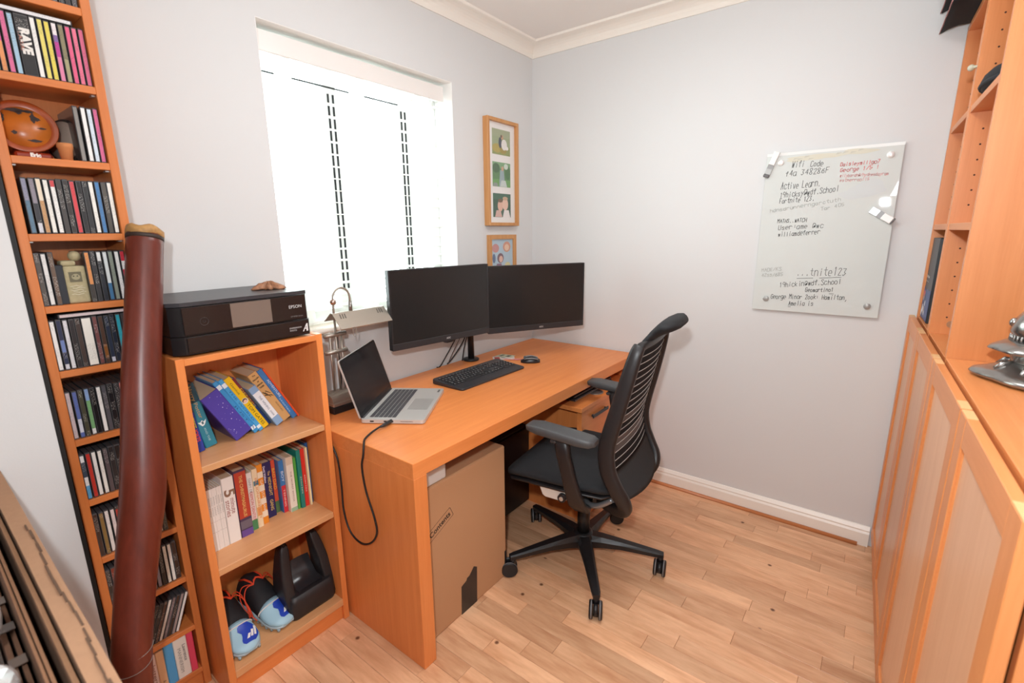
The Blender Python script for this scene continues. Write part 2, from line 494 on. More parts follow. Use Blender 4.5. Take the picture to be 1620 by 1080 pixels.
bl = thing('venetian_blind', 'white wooden slatted blind hanging open in the window recess', 'blind', (WX0, 0, WZ0))
bm = BM(); box(bm, .012, Wd - .018, .040, .048, Hh - .085, Hh - .018, .002); part('valance', bm, plain('#ece8e4', 0.35), bl)
bm = BM(); box(bm, .015, Wd - .022, .050, .095, Hh - .075, Hh - .022, .002); part('headrail', bm, WHITE, bl)
SL = translucent('slat_white', '#fbfaf8', .55)
me = None; z = Hh - .108; k = 0
while z > .03:
    if me is None:
        bm = BM(); box(bm, .016, Wd - .024, -.0245, .0245, -.0014, .0014, .001); me = mesh_from('slat', bm, SL)
    o = bpy.data.objects.new('slat', me); COL.objects.link(o); o.parent = bl
    o.location = (0, .072, z); o.rotation_euler = (math.radians(5 + rnd.uniform(-1, 1)), 0, 0)
    z -= .0463; k += 1
bm = BM(); box(bm, .016, Wd - .024, .048, .096, .006, .020, .003); part('bottom_rail', bm, SL, bl)
TAPE = translucent('tape_cloth', '#fdfdfb', .8)
for tx in (.115, .425, .735):
    for yy in (.046, .0975):
        bm = BM(); box(bm, tx - .018, tx + .018, yy - .0005, yy + .0005, .012, Hh - .07); part('ladder_tape', bm, TAPE, bl)
for cx_, zb in ((.80, .86), (.823, .80)):
    bm = BM(); tube(bm, [(cx_, .042, Hh - .08), (cx_, .043, zb)], .0015, 6)
    lathe(bm, [(.002, .0), (.005, -.004), (.006, -.028), (.003, -.032)], (cx_, .043, zb), 10)
    part('pull_cord', bm, TAPE, bl)

# ------------------------------------------------------------------ desk
DX0, DX1, DY0, DY1, DT = -1.631, -.012, -.711, -.012, .730
desk = thing('desk', 'orange oak veneer desk with thick top and slab leg, carrying laptop and screens', 'desk', ((DX0 + DX1) / 2, (DY0 + DY1) / 2, 0))
ox, oy = desk.location.x, desk.location.y
def D(bm, x0, x1, y0, y1, z0, z1, b=.0015): box(bm, x0 - ox, x1 - ox, y0 - oy, y1 - oy, z0, z1, b)
bm = BM(); D(bm, DX0, DX1, DY0, DY1, .679, DT); part('desktop', bm, WX, desk)
bm = BM(); D(bm, DX0, DX0 + .052, DY0, DY1, 0, .679); part('leg', bm, WZ, desk)
bm = BM(); D(bm, DX1 - .052, DX1, DY0, DY1, 0, .679); part('leg', bm, WZ, desk)
bm = BM(); D(bm, DX0 + .052, DX1 - .052, -.10, -.075, .33, .679); part('back_panel', bm, WX, desk)
# pedestal under the right end with its pulled-out top panel and drawer
bm = BM(); D(bm, -.60, DX1 - .052, -.70, -.11, .0, .565); part('pedestal', bm, WZ, desk)
bm = BM(); D(bm, -.665, DX1 - .058, -.735, -.13, .588, .610); o = part('pull_out_panel', bm, WX, desk)
bm = BM()
lathe(bm, [(.040, 0), (.040, .004), (.032, .004), (.032, .001)], (-.42 - ox, -.675 - oy, .610), 24)
part('cable_grommet', bm, plain('#8f8a86', .35, .6), o, 'grey metal cable grommet ring')
bm = BM(); D(bm, -.645, DX1 - .056, -.725, -.70, .30, .585); dr = part('drawer', bm, WX, desk)
bm = BM(); D(bm, -.56, -.40, -.742, -.735, .530, .548, .003); D(bm, -.55, -.54, -.736, -.725, .533, .545); D(bm, -.42, -.41, -.736, -.725, .533, .545)
part('handle', bm, plain('#4c4f50', .4, .7), dr, 'dark metal drawer handle')
bm = BM(); D(bm, -.645, DX1 - .056, -.725, -.70, .02, .295); part('door', bm, WX, desk)

# ------------------------------------------------------------------ small bookcase under the printer
BX0, BX1, BY0, BY1, BH, PT = -2.057, -1.643, -.315, -.035, 1.077, .0205
bc = thing('bookcase', 'narrow oak bookcase with three open shelves, standing between CD tower and desk', 'bookcase', ((BX0 + BX1) / 2, (BY0 + BY1) / 2, 0))
qx, qy = bc.location.x, bc.location.y
def B(bm, x0, x1, y0, y1, z0, z1, b=.001): box(bm, x0 - qx, x1 - qx, y0 - qy, y1 - qy, z0, z1, b)
for a, b_ in ((BX0, BX0 + PT), (BX1 - PT, BX1)):
    bm = BM(); B(bm, a, b_, BY0, BY1, 0, BH); part('side_panel', bm, WZ, bc)
for nm, z0, z1, yy in (('top_board', 1.057, 1.075, BY0), ('shelf', .748, .768, BY0 + .004), ('shelf', .421, .442, BY0 + .004), ('bottom_board', .062, .088, BY0)):
    bm = BM(); B(bm, BX0 + PT, BX1 - PT, yy, BY1, z0, z1); part(nm, bm, SHW if nm != 'top_board' else WX, bc)
bm = BM(); B(bm, BX0 + PT, BX1 - PT, BY0 + .012, BY0 + .028, 0, .062); part('plinth', bm, WX, bc)
bm = BM(); B(bm, BX0 + PT, BX1 - PT, BY1 - .006, BY1, .062, 1.057, 0); part('back_panel', bm, WZ, bc)

# ------------------------------------------------------------------ CD tower
TX0, TX1, TY0, TY1, TH, TT = -2.276, -2.066, -.190, -.025, 2.02, .0190
tw = thing('cd_tower', 'tall narrow oak tower shelf filled with CDs', 'shelf', ((TX0 + TX1) / 2, (TY0 + TY1) / 2, 0))
kx, ky = tw.location.x, tw.location.y
TWM = lambda a: wood('tower_oak', '#df8547', '#c46c32', a)
def T(bm, x0, x1, y0, y1, z0, z1, b=.001): box(bm, x0 - kx, x1 - kx, y0 - ky, y1 - ky, z0, z1, b)
for a, b_ in ((TX0, TX0 + TT), (TX1 - TT, TX1)):
    bm = BM(); T(bm, a, b_, TY0, TY1, 0, TH); part('side_panel', bm, TWM('z'), tw)
TS = [1.902, 1.736, 1.565, 1.397, 1.231, 1.073, .8955, .730, .562, .3955, .226, .070]
bm = BM(); T(bm, TX0 + TT, TX1 - TT, TY0, TY1, TH - .018, TH); part('top_board', bm, TWM('x'), tw)
for k, z in enumerate(TS):
    bm = BM(); T(bm, TX0 + TT, TX1 - TT, TY0, TY1, z - .0165, z); part('shelf', bm, TWM('x'), tw)
bm = BM(); T(bm, TX0 + TT, TX1 - TT, TY0 + .01, TY0 + .025, 0, .0535); part('plinth', bm, TWM('x'), tw)
bm = BM(); T(bm, TX0 + TT, TX1 - TT, TY1 - .005, TY1, .05, TH - .018, 0); part('back_panel', bm, TWM('z'), tw)
for z in (1.736, 1.565, 1.397):
    for sx_ in (TX0 + TT + .004, TX1 - TT - .004):
        bm = BM(); T(bm, sx_ - .004, sx_ + .004, TY0 + .012, TY0 + .03, z - .0205, z - .0165, .001); part('shelf_support', bm, plain('#c9c9c9', .3, .8), tw)

# CDs
CASE = plain('#4b4a4c', 0.12)
CASEB = plain('#1b1b1d', 0.15)
cdmesh = {}
def cd(x, z, colour, word, where, pos, wd=.0102, lean=0.0, ink=None, y=None, h=.124, kind='CD case', bands=None, mat=None, flat_on=None):
    """one jewel case standing on its long edge; the paper spine is a part"""
    lab = '%s-spined %s, %s' % (word.replace(' and ', '-').replace(' with ', '-'), kind, pos)
    if where: lab += ' ' + where
    c = lin(colour); dark = (c[0] + c[1] + c[2]) / 3 < .2
    if ink is None: ink = '#e8e4dd' if dark else '#3a3433'
    y = TY0 + .006 + rnd.uniform(0, .004) if y is None else y
    t = thing('cd_case', lab, 'CD', (x, y, z), rot=(0, lean, 0), group='CDs in the tall tower')
    key = (round(wd, 4), h)
    if key not in cdmesh:
        bm = BM(); box(bm, 0, wd - .0004, 0, .141, 0, h, .0008)
        m0 = mesh_from('case', bm, CASE)
        bm = BM(); box(bm, .0016, wd - .0020, -.0005, .0002, .003, h - .003)
        m1 = mesh_from('spine_label', bm, CASE)
        cdmesh[key] = (m0, m1)
    m0, m1 = cdmesh[key]
    o = bpy.data.objects.new('case', m0); COL.objects.link(o); o.parent = t
    s = bpy.data.objects.new('spine_label', m1); COL.objects.link(s); s.parent = t
    s.material_slots[0].link = 'OBJECT'; s.material_slots[0].material = spine_mat(colour, ink)
    for (a, b_, hc) in (bands or []):
        bm = BM(); box(bm, .0016, wd - .0020, -.0007, -.0004, .003 + a * (h - .006), .003 + b_ * (h - .006))
        part('spine_band', bm, spine_mat(hc, '#3a3433' if sum(lin(hc)[:3]) > .6 else '#e8e4dd'), t)
    return t
def row(z, specs, where, x0=None, xr=None, y=None):
    """specs: (colour, word[, width[, bands]])"""
    tot = sum((s[2] if len(s) > 2 and s[2] else .0117) for s in specs)
    x = x0 if x0 is not None else xr - tot
    for i, s in enumerate(specs):
        big = len(s) > 2 and s[2] and s[2] > .011
        wd = s[2] if len(s) > 2 and s[2] else .0117
        cd(x + (0 if big else rnd.uniform(.0002, .0009)), z + .0002, s[0], s[1], where, ordinal(i + 1) + ' from left', wd=wd - (.0002 if big else .0012), h=.1225 + rnd.uniform(0, .002), bands=s[3] if len(s) > 3 else None, y=y)
        x += wd
XI0, XI1 = TX0 + TT + .0006, TX1 - TT - .0008
# shelf at the very top (only its lower edge is in view)
row(TS[0], [('#3c3b40', 'dark grey'), ('#2a2a2e', 'black'), ('#55525a', 'slate grey'), ('#302c30', 'charcoal'), ('#4a4446', 'smoky grey'), ('#232326', 'jet black'), ('#5a5658', 'mid grey'), ('#2e2a2c', 'brownish black'), ('#6a6668', 'pale grey'), ('#2b2d33', 'blue black'), ('#3d3838', 'dull brown'), ('#4c4a50', 'lead grey')], 'on the topmost shelf of the CD tower', xr=XI1)
row(TS[1], [('#7fae62', 'green and pink', None, [(.45, 1, '#d9619b')]), ('#e79a63', 'orange and pink', None, [(.5, 1, '#e04f97')]), ('#e0709d', 'rose pink'), ('#a9cbe0', 'pale blue'), ('#2b2a2c', 'wide black', .0235), ('#f1f0ec', 'white'), ('#e6d873', 'primrose yellow'), ('#e3d25c', 'lemon yellow'), ('#dd86a8', 'pink purple and white', None, [(.42, .68, '#c4469a'), (.68, .8, '#8a6aa8'), (.8, 1, '#efe8ea')]), ('#8c8466', 'olive', None, [(.0, .4, '#a5a07a')]), ('#df5f86', 'deep pink'), ('#e2728f', 'salmon pink'), ('#d8688a', 'raspberry pink')], 'on the shelf above the wooden plate', xr=XI1)
rave = [o for o in bpy.data.objects if o.get('label', '').startswith('wide black-spined')][0]
rave['label'] = 'wide black CD box lettered RAVE on the shelf above the wooden plate'
text('lettering', 'RAVE', .02, XF((.0117, -.0012, .070), (0, 0, -1), (1, 0, 0)), plain('#f0ece6', .5), rave, fit=.052, bold=.0012, squash=1.0)
text('lettering', 'MASTERS', .006, XF((.0045, -.0012, .068), (0, 0, -1), (1, 0, 0)), plain('#d98d78', .5), rave, fit=.036)
# case lying across the tops of that row
def cd_flat(x0, x1, y, z, colour, word, label):
    t = thing('cd_case', label, 'CD', (x0, y, z), group='CDs lying flat on rows of CDs')
    bm = BM(); box(bm, 0, x1 - x0, 0, .125, 0, .0100, .0008); part('case', bm, CASE, t)
    bm = BM(); box(bm, .003, x1 - x0 - .003, -.0005, .0002, .0018, .0084); part('spine_label', bm, spine_mat(colour, '#55504e'), t)
cd_flat(XI0 + .006, XI1 - .018, TY0 + .010, TS[1] + .1256, '#e9e8ea', 'white', 'white-spined CD case lying flat on top of the row with the black RAVE box')
# shelf with the wooden plate: three CDs and a stone-coloured disc at the right
row(TS[2], [('#efeeec', 'white'), ('#d5e2ee', 'ice blue'), ('#db6a98', 'bright pink')], 'at the right end of the wooden plate shelf', xr=XI1)
cd(XI1 - .0117 * 3 - .0125, TS[2] + .0002, '#8e8a86', 'grey', 'on the wooden plate shelf', 'beside the round disc', ink='#55504e', y=TY0 + .012)
row(TS[3], [('#5f7f97', 'steel blue', None, [(.6, 1, '#8f8fa5')]), ('#3a3a40', 'black and grey', None, [(.0, .18, '#d7d7de'), (.55, 1, '#8d8590')]), ('#c79a6b', 'sandy orange', None, [(.6, 1, '#e7d9c2')]), ('#eeece4', 'cream white'), ('#efeeea', 'white with red top', None, [(.88, 1, '#d24b50')]), ('#4a4644', 'dark grey'), ('#3c3634', 'brown black'), ('#d2474e', 'red'), ('#2c2b2d', 'black'), ('#333335', 'charcoal'), ('#eceae3', 'ivory'), ('#4d7fb3', 'blue'), ('#56524c', 'grey green'), ('#f0eee6', 'white')], 'on the shelf directly below the wooden plate', xr=XI1)
row(TS[4], [('#57504b', 'grey brown'), ('#e4e2df', 'white'), ('#6b5648', 'brown')], 'at the left of the pale stone ornament', x0=XI0)
row(TS[4], [('#3f3a37', 'black and orange', None, [(.35, 1, '#d98f54')]), ('#38373a', 'charcoal'), ('#31353d', 'black and white', None, [(.82, 1, '#e8e8e6')]), ('#4a78a0', 'blue and white', None, [(.35, 1, '#dfe4e4')]), ('#8f978a', 'grey green'), ('#efeeec', 'white'), ('#f0eeec', 'white and red', None, [(.45, .62, '#cf3a48'), (.8, 1, '#cf3a48')])], 'at the right of the pale stone ornament', xr=XI1)
row(TS[5], [('#eceae6', 'white'), ('#2c3450', 'navy and white', None, [(.0, .1, '#d5d5db'), (.35, .6, '#6e82b8')]), ('#dedcdf', 'pale grey'), ('#2a2629', 'black'), ('#43342f', 'dark brown', .0115), ('#f1ece2', 'wide cream', .0205), ('#7a4a48', 'maroon'), ('#553e33', 'chestnut', None, [(.1, .4, '#8c5a30')]), ('#323a4c', 'navy', None, [(.0, .1, '#c6c9d6')]), ('#28303e', 'midnight blue'), ('#36a3b6', 'turquoise'), ('#47403e', 'grey'), ('#2e2e31', 'jet black')], 'on the second shelf below the wooden plate ornament', x0=XI0)
for o in bpy.data.objects:
    if 'second shelf below the wooden plate ornament' in o.get('label', ''): o['label'] = o['label'].replace('on the second shelf below the wooden plate ornament', 'on the shelf under the stone ornament')
cd_flat(XI0 + .02, XI1 - .012, TY0 + .012, TS[5] + .1256, '#e3cfcf', 'pink', 'pinkish CD case lying flat on the row under the stone ornament')
row(TS[6], [('#c9b9bb', 'greyish pink'), ('#5d6fb0', 'blue and white', None, [(.1, .4, '#d8dbe6')]), ('#4c4a3a', 'dark olive'), ('#7fb37a', 'green', None, [(.0, .12, '#e8e8e6'), (.75, 1, '#8aa6d2')]), ('#1f1e20', 'black'), ('#f0eeea', 'white'), ('#56545a', 'slate'), ('#1e1e22', 'blue black', .0125), ('#27262a', 'charcoal'), ('#d07a72', 'coral'), ('#84753a', 'wide olive', .0135), ('#3b3f6e', 'indigo'), ('#d9d7d2', 'pale grey'), ('#30292b', 'brown black')], 'on the shelf with the olive spined box', x0=XI0)
row(TS[7], [('#3e4a58', 'slate blue', None, [(.0, .3, '#5fa3cf'), (.3, .5, '#e7e7e6'), (.85, 1, '#e7e7e6')]), ('#c63a30', 'red'), ('#eeece8', 'white'), ('#efede6', 'off white'), ('#5a5054', 'mottled grey'), ('#28272a', 'charcoal', .0125), ('#1d1c1f', 'black', .0135), ('#6688bf', 'sky blue', .011), ('#22252e', 'blue black'), ('#2a2224', 'brown black'), ('#454045', 'grey'), ('#8b8680', 'stone'), ('#302d30', 'dark grey'), ('#262529', 'jet black')], 'on the shelf with the single bright red spine', x0=XI0)
row(TS[8], [('#3d2f2a', 'dark brown'), ('#8a6e3e', 'mustard'), ('#e9e4e0', 'white'), ('#e6d8d6', 'blush'), ('#2b2525', 'black and red', None, [(.62, .95, '#c23b35')]), ('#eeebe5', 'wide white', .0145), ('#2c2a2c', 'charcoal'), ('#5a5551', 'taupe'), ('#cfcac2', 'pale grey'), ('#a08a6d', 'tan'), ('#c99a94', 'dusty pink'), ('#e6dfc8', 'cream', .0118), ('#26302a', 'green black', .0118)], 'on the shelf with the mustard spine', x0=XI0)
row(TS[9], [('#38322f', 'brown black'), ('#8a3a2e', 'brick red'), ('#e2ddd2', 'cream'), ('#2e2d2d', 'black'), ('#8f8a84', 'grey'), ('#3a3c40', 'slate'), ('#d9d6cf', 'off white'), ('#7c7064', 'taupe'), ('#6e625a', 'grey brown'), ('#8b8490', 'mauve grey'), ('#201f21', 'jet black'), ('#e8e4d6', 'ivory'), ('#efede6', 'white'), ('#3b2a24', 'chestnut', .0125)], 'on the third lowest shelf of the CD tower', x0=XI0)
# leaning CDs one shelf lower
x = TX0 + TT + .050
for i, (c_, w_) in enumerate((('#1e1d20', 'jet black'), ('#24262a', 'blue black'), ('#5a3d34', 'brown'), ('#ece8de', 'cream'), ('#7a6a6c', 'mauve grey'), ('#3b2a24', 'dark brown'), ('#a5938f', 'dusty pink'), ('#efeeea', 'white'))):
    cd(x, TS[10] + .0003, c_, w_, 'among the CDs leaning on the second lowest shelf', ordinal(i + 1) + ' from left', lean=math.radians(20), wd=.0098, y=TY0 + .012)
    x += .0107
# books on the lowest tower shelf
def slab_book(x, y, z, wd, h, d, colour, label, lettering=None, ink='#4a4140', lean=0, second=None, group=None, cat='book', name='paperback', label_fit=.8, bold=.0):
    t = thing(name, label, cat, (x, y, z), rot=(0, lean, 0), group=group)
    th = min(.0022, wd * .22)
    bm = BM()
    prism(bm, [(0, .002), (.002, 0), (wd - .002, 0), (wd, .002), (wd, d), (wd - th, d), (wd - th, th * 1.4), (th, th * 1.4), (th, d), (0, d)] if wd > .008 else [(0, 0), (wd, 0), (wd, d), (wd - th, d), (wd - th, th), (th, th), (th, d), (0, d)], 0, h)
    cv = part('cover', bm, plain(colour, .35), t)
    bm = BM(); box(bm, th, wd - th, th * 1.4, d - .003, .002, h - .002); part('page_block', bm, plain('#cdbb9c', .9), t)
    if second:
        for (a, b_, hc) in second:
            bm = BM(); box(bm, .0012, wd - .0012, -.0004, .0006, a * h, b_ * h); part('spine_panel', bm, plain(hc, .4), t)
    for q in (lettering or []):
        s, zc, ft, col = q[:4]; xo = q[4] if len(q) > 4 else .5; sz = q[5] if len(q) > 5 else wd * .7
        text('lettering', s, sz, XF((wd * xo, -.0009, zc * h), (0, 0, -1), (1, 0, 0)), plain(col, .5), t, fit=ft * h, bold=bold)
    return t
bz = TS[11] + .0003; by = TY0 + .004; x = XI0 + .028
for (c_, wd, h, lab, let) in (
    ('#33302c', .020, .128, 'dark paperback with lettered spine on the lowest CD tower shelf', [('COLLECTED', .55, .7, '#cfc4a0')]),
    ('#e4c8be', .016, .130, 'pale pink paperback on the lowest CD tower shelf', [('letters', .5, .5, '#a06a5c')]),
    ('#eab98c', .020, .131, 'peach paperback on the lowest CD tower shelf', [('A', .2, .06, '#7a5a40')]),
    ('#4f9fd4', .024, .137, 'bright blue paperback on the lowest CD tower shelf', []),
    ('#e9e2d8', .035, .137, 'thick white paperback lettered MANNERISM on the lowest CD tower shelf', [('Lawrence', .6, .42, '#4a4648', .72, .010), ('MANNERISM', .45, .62, '#9a938c', .34, .010)]),
    ('#df4463', .017, .140, 'crimson paperback at the right end of the lowest CD tower shelf', [])):
    slab_book(x, by, bz, wd, h, .12, c_, lab, let); x += wd + .0006

# things on the tower shelves
pl = thing('wooden_plate', 'round orange wooden plate with dark silhouettes, upright on a small stand', 'plate', (-2.214, -.105, TS[2]))
bm = BM()
Mp = Matrix.Translation((0, -.02, .070)) @ Matrix.Rotation(math.radians(-6), 4, 'Z') @ Matrix.Rotation(math.radians(78), 4, 'X')
lathe(bm, [(.001, .0), (.046, .0), (.056, .004), (.0585, .008), (.057, .010), (.047, .004), (.001, .003)], (0, 0, 0), 40, M=Mp)
part('dish', bm, plain('#a84a1a', .3, var=.25, bscale=30), pl)
bm = BM(); lathe(bm, [(.001, .0034), (.045, .0034), (.045, .0044), (.001, .0044)], (0, 0, 0), 40, M=Mp)
part('painted_centre', bm, plain('#cc722a', .3, var=.3, bscale=25), pl)
bm = BM()
for (cx_, cy_, a, b_) in ((-.008, .036, .020, .0042), (.012, .036, .010, .003), (.018, .022, .005, .010), (.024, .020, .006, .004), (-.034, .018, .005, .011), (-.018, -.014, .005, .004), (.030, .0, .008, .002), (.014, -.030, .012, .003), (-.004, .032, .006, .004)):
    pts = [(cx_ + a * math.cos(t) * (1 + .25 * math.sin(5 * t + cx_ * 400)), cy_ + b_ * math.sin(t) * (1 + .25 * math.cos(4 * t))) for t in [2 * PI * k / 16 for k in range(16)]]
    flat(bm, pts, Mp, 0, .0049)
part('silhouettes', bm, plain('#2c1510', .5), pl)
bm = BM(); box(bm, -.030, .034, -.052, .018, .0002, .014, .004); box(bm, -.022, .026, -.012, .016, .014, .03, .004)
st = part('stand', bm, plain('#8e2f17', .3), pl)
text('lettering', 'Eric', .010, XF((.004, -.0530, .0075), (1, 0, 0), (0, 0, 1)), plain('#f0ebe4', .5), st, fit=.018, bold=.0006)
bm = BM()
lathe(bm, [(.001, 0), (.0105, 0), (.0135, .026), (.0150, .028), (.0150, .038), (.0128, .038), (.0122, .03), (.0085, .006), (.001, .006)], (0, 0, 0), 20)
single('clay_cup', bm, plain('#c8814f', .85, bump=.2), 'tiny terracotta cup in front of the round grey disc', 'cup', (-2.158, -.168, TS[2] + .0003))
t = thing('stone_disc', 'round grey disc with dark rim leaning beside the CDs at the wooden plate', 'disc', (-2.142, -.100, TS[2]))
Md = Matrix.Translation((0, 0, .0525)) @ Matrix.Rotation(math.radians(-62), 4, 'Z') @ Matrix.Rotation(math.radians(86), 4, 'X')
bm = BM(); lathe(bm, [(.001, -.004), (.050, -.004), (.0515, 0), (.050, .003), (.001, .003)], (0, 0, 0), 36, M=Md); part('rim', bm, plain('#33322f', .5), t)
bm = BM(); lathe(bm, [(.001, .0031), (.045, .0031), (.045, .0045), (.001, .0045)], (0, 0, 0), 36, M=Md); part('face', bm, plain('#a8978a', .7, var=.2, bscale=40), t)
bm = BM(); box(bm, 0, .025, 0, .12, 0, .093, .001)
single('box', bm, plain('#22262e', .5), 'dark navy box between brown CD and pale stone ornament', 'box', (-2.2325, -.172, TS[4] + .0003))
t = thing('stone_ornament', 'pale stone-coloured ornament with a small square picture and rounded head', 'ornament', (-2.188, -.16, TS[4]))
STONE = plain('#b8ab86', .8, bump=.2, bscale=120, var=.15)
bm = BM(); box(bm, -.0205, .0205, -.014, .03, .0003, .090, .004, seg=2); part('body', bm, STONE, t)
bm = BM(); box(bm, -.0225, .006, -.012, .028, .090, .103, .005, seg=2)
bmesh.ops.create_uvsphere(bm, u_segments=16, v_segments=10, radius=.0125, matrix=Matrix.Translation((.008, .004, .113)))
part('head', bm, STONE, t)
bm = BM(); box(bm, -.012, .011, -.0155, -.0135, .052, .076); pf = part('picture_recess', bm, plain('#6d6750', .7), t)
bm = BM()
for (cx_, cz_, r_) in ((0, .064, .008), (-.004, .066, .0016), (.003, .066, .0016)):
    flat(bm, [(cx_ + r_ * math.cos(a), cz_ + r_ * .9 * math.sin(a)) for a in [2 * PI * k / 14 for k in range(14)]], XF((0, -.0158 - (0.0003 if r_ < .004 else 0), 0), (1, 0, 0), (0, 0, 1)), 1 if r_ < .004 else 0)
part('picture', bm, [plain('#a59c7c', .7), plain('#3a3628', .7)], pf)
bm = BM()
for k in range(5):
    zz = .022 + .005 * k
    tube(bm, [(-.014 + .004 * (k % 2) + .006 * j, -.0145, zz + .0015 * math.sin(j * 2.1 + k)) for j in range(5)], .0008, 5)
part('carved_lines', bm, plain('#e3dcc2', .7), t)

# ------------------------------------------------------------------ books in the bookcase
LN = math.radians(-27.5)
GB = 'books leaning on the top bookcase shelf'
z1 = .7683
slab_book(-2.006, -.204, z1, .022, .199, .13, '#2c3f9c', 'indigo joke book with coloured spine lettering, far left of the top bookcase shelf', [('GREATEST', .56, .36, '#b9c94a', .5, .012), ('JOKES', .26, .2, '#e2474f', .5, .013), ('BEST', .86, .16, '#d8a63c', .5, .012)], lean=math.radians(-6.5), second=[(.62, 1, '#1d2733')], group=GB, bold=.0003)
t = slab_book(-1.9775, -.190, z1, .033, .205, .135, '#2e7f93', 'teal novel with gold lettering and small white owl on spine', [('Harry Potter', .72, .5, '#c39a52', .55, .011), ('AND THE', .2, .22, '#bcd6d8', .5, .006)], lean=math.radians(-11), second=[(.72, 1, '#17404c')], group=GB)
bm = BM(); M_ = XF((.0165, -.0012, .080), (1, 0, 0), (0, 0, 1))
flat(bm, [(-.012, .006), (-.005, .004), (0, .009), (.004, .003), (.012, .008), (.008, -.001), (.003, -.008), (-.003, -.010), (-.007, -.004)], M_)
flat(bm, [(-.003, .004), (.002, .005), (.003, -.003), (-.002, -.005)], M_, 1, .0002)
part('owl_print', bm, [plain('#e6eaea', .5), plain('#4a6a74', .5)], t)
# purple treasury with white specks
t = slab_book(-1.8985, -.208, z1, .0545, .174, .165, '#4a3f9f', 'thick purple story book with white star specks, widest on the top bookcase shelf', [], lean=LN, group=GB)
bm = BM(); M_ = XF((.027, -.0006, .087), (1, 0, 0), (0, 0, 1))
for k in range(26):
    a, b_, r_ = rnd.uniform(-.022, .022), rnd.uniform(-.075, .08), rnd.choice((.0006, .0008, .0013))
    flat(bm, [(a + r_ * math.cos(q), b_ + r_ * math.sin(q)) for q in [2 * PI * j / 6 for j in range(6)]], M_)
part('star_specks', bm, plain('#e8e6f4', .5), t)
slab_book(-1.8362, -.192, z1, .0150, .216, .14, '#3d95cf', 'sky blue slim book, left of the two leaning against the purple story book', [('JUST A', .3, .5, '#1f5d94', .5, .006)], lean=LN, second=[(.86, .93, '#e6eef3'), (.06, .12, '#e6eef3')], group=GB)
slab_book(-1.8192, -.190, z1, .0145, .218, .14, '#4aa3da', 'sky blue slim book, right of the two beside the yellow book', [('THE WORLD', .5, .6, '#1f5d94', .5, .006)], lean=LN, second=[(.86, .93, '#e6eef3'), (.05, .10, '#e6eef3')], group=GB)
t = slab_book(-1.8025, -.178, z1, .0228, .213, .135, '#f0c11d', 'bright yellow book with dark lettering and small round face on the spine', [('TOM GATES', .27, .42, '#3a3320', .5, .010), ('Genius', .80, .22, '#5b5130', .5, .007)], lean=LN, group=GB)
bm = BM(); M_ = XF((.0114, -.0010, .118), (1, 0, 0), (0, 0, 1))
for (cx_, cz_, r_, mi) in ((0, 0, .010, 0), (0, .001, .0078, 1), (0, -.002, .0058, 2)):
    flat(bm, [(cx_ + r_ * math.cos(a), cz_ + r_ * math.sin(a)) for a in [2 * PI * k / 16 for k in range(16)]], M_, mi, .0002 * mi)
part('spine_roundel', bm, [plain('#e9e4e2', .5), plain('#5c3a2e', .5), plain('#e8bfa6', .5)], t)
slab_book(-1.7768, -.158, z1, .0122, .203, .135, '#27427c', 'dark blue and crimson book pushed back beside the yellow one', [('DENNIS', .6, .4, '#e8c23c', .5, .006)], lean=LN, second=[(.45, 1, '#7c2f3f')], group=GB)
slab_book(-1.7625, -.190, z1, .0265, .163, .13, '#86a9cf', 'shorter pale blue book with white spine label', [('THE WISHING', .58, .36, '#56657d', .5, .008), ('CHAIR', .30, .14, '#56657d', .5, .007)], lean=LN, second=[(.2, .86, '#e4e9ef')], group=GB)
t = slab_book(-1.7315, -.172, z1, .0305, .206, .14, '#d3a56c', 'tan book with bold black lettering and black figure on the spine', [], lean=LN, group=GB)
BLK = plain('#2a201a', .5)
for s, zz, ft in (('The', .196, .010), ('FALLEN', .183, .022), ('of', .172, .006), ('SPIDER', .160, .022), ('TREE', .149, .017)):
    text('lettering', s, .012, XF((.0152, -.0009, zz), (1, 0, .0), (0, 0, 1)), BLK, t, fit=ft, bold=.0004)
bm = BM(); M_ = XF((.015, -.0009, .115), (1, 0, 0), (0, 0, 1))
for (x0_, z0_, x1_, z1_) in ((-.009, .018, -.002, -.004), (.0, .016, .010, -.002), (-.010, .004, .011, -.010), (-.004, .012, .004, -.014), (.004, -.004, .012, -.016)):
    d = Vector((x1_ - x0_, z1_ - z0_)).normalized(); nrm = Vector((-d.y, d.x)) * .0013
    flat(bm, [(x0_ + nrm.x, z0_ + nrm.y), (x0_ - nrm.x, z0_ - nrm.y), (x1_ - nrm.x * .5, z1_ - nrm.y * .5), (x1_ + nrm.x * .5, z1_ + nrm.y * .5)], M_)
part('figure_print', bm, BLK, t)
text('lettering', 'ADVENTURES', .006, XF((.020, -.0009, .055), (0, 0, -1), (1, 0, 0)), plain('#7a5c3a', .5), t, fit=.045)
slab_book(-1.6965, -.171, z1, .0180, .216, .14, '#3f7cba', 'mid blue book with white lettering, second from the right end of the top bookcase shelf', [('ADVENTURE', .62, .36, '#e6edf4', .6, .008), ('stories', .28, .3, '#a9cbe8', .35, .007)], lean=LN, group=GB)
slab_book(-1.6752, -.168, z1, .0058, .219, .14, '#e0552d', 'thin orange-red book at the right end of the top bookcase shelf', [], lean=LN, group=GB)

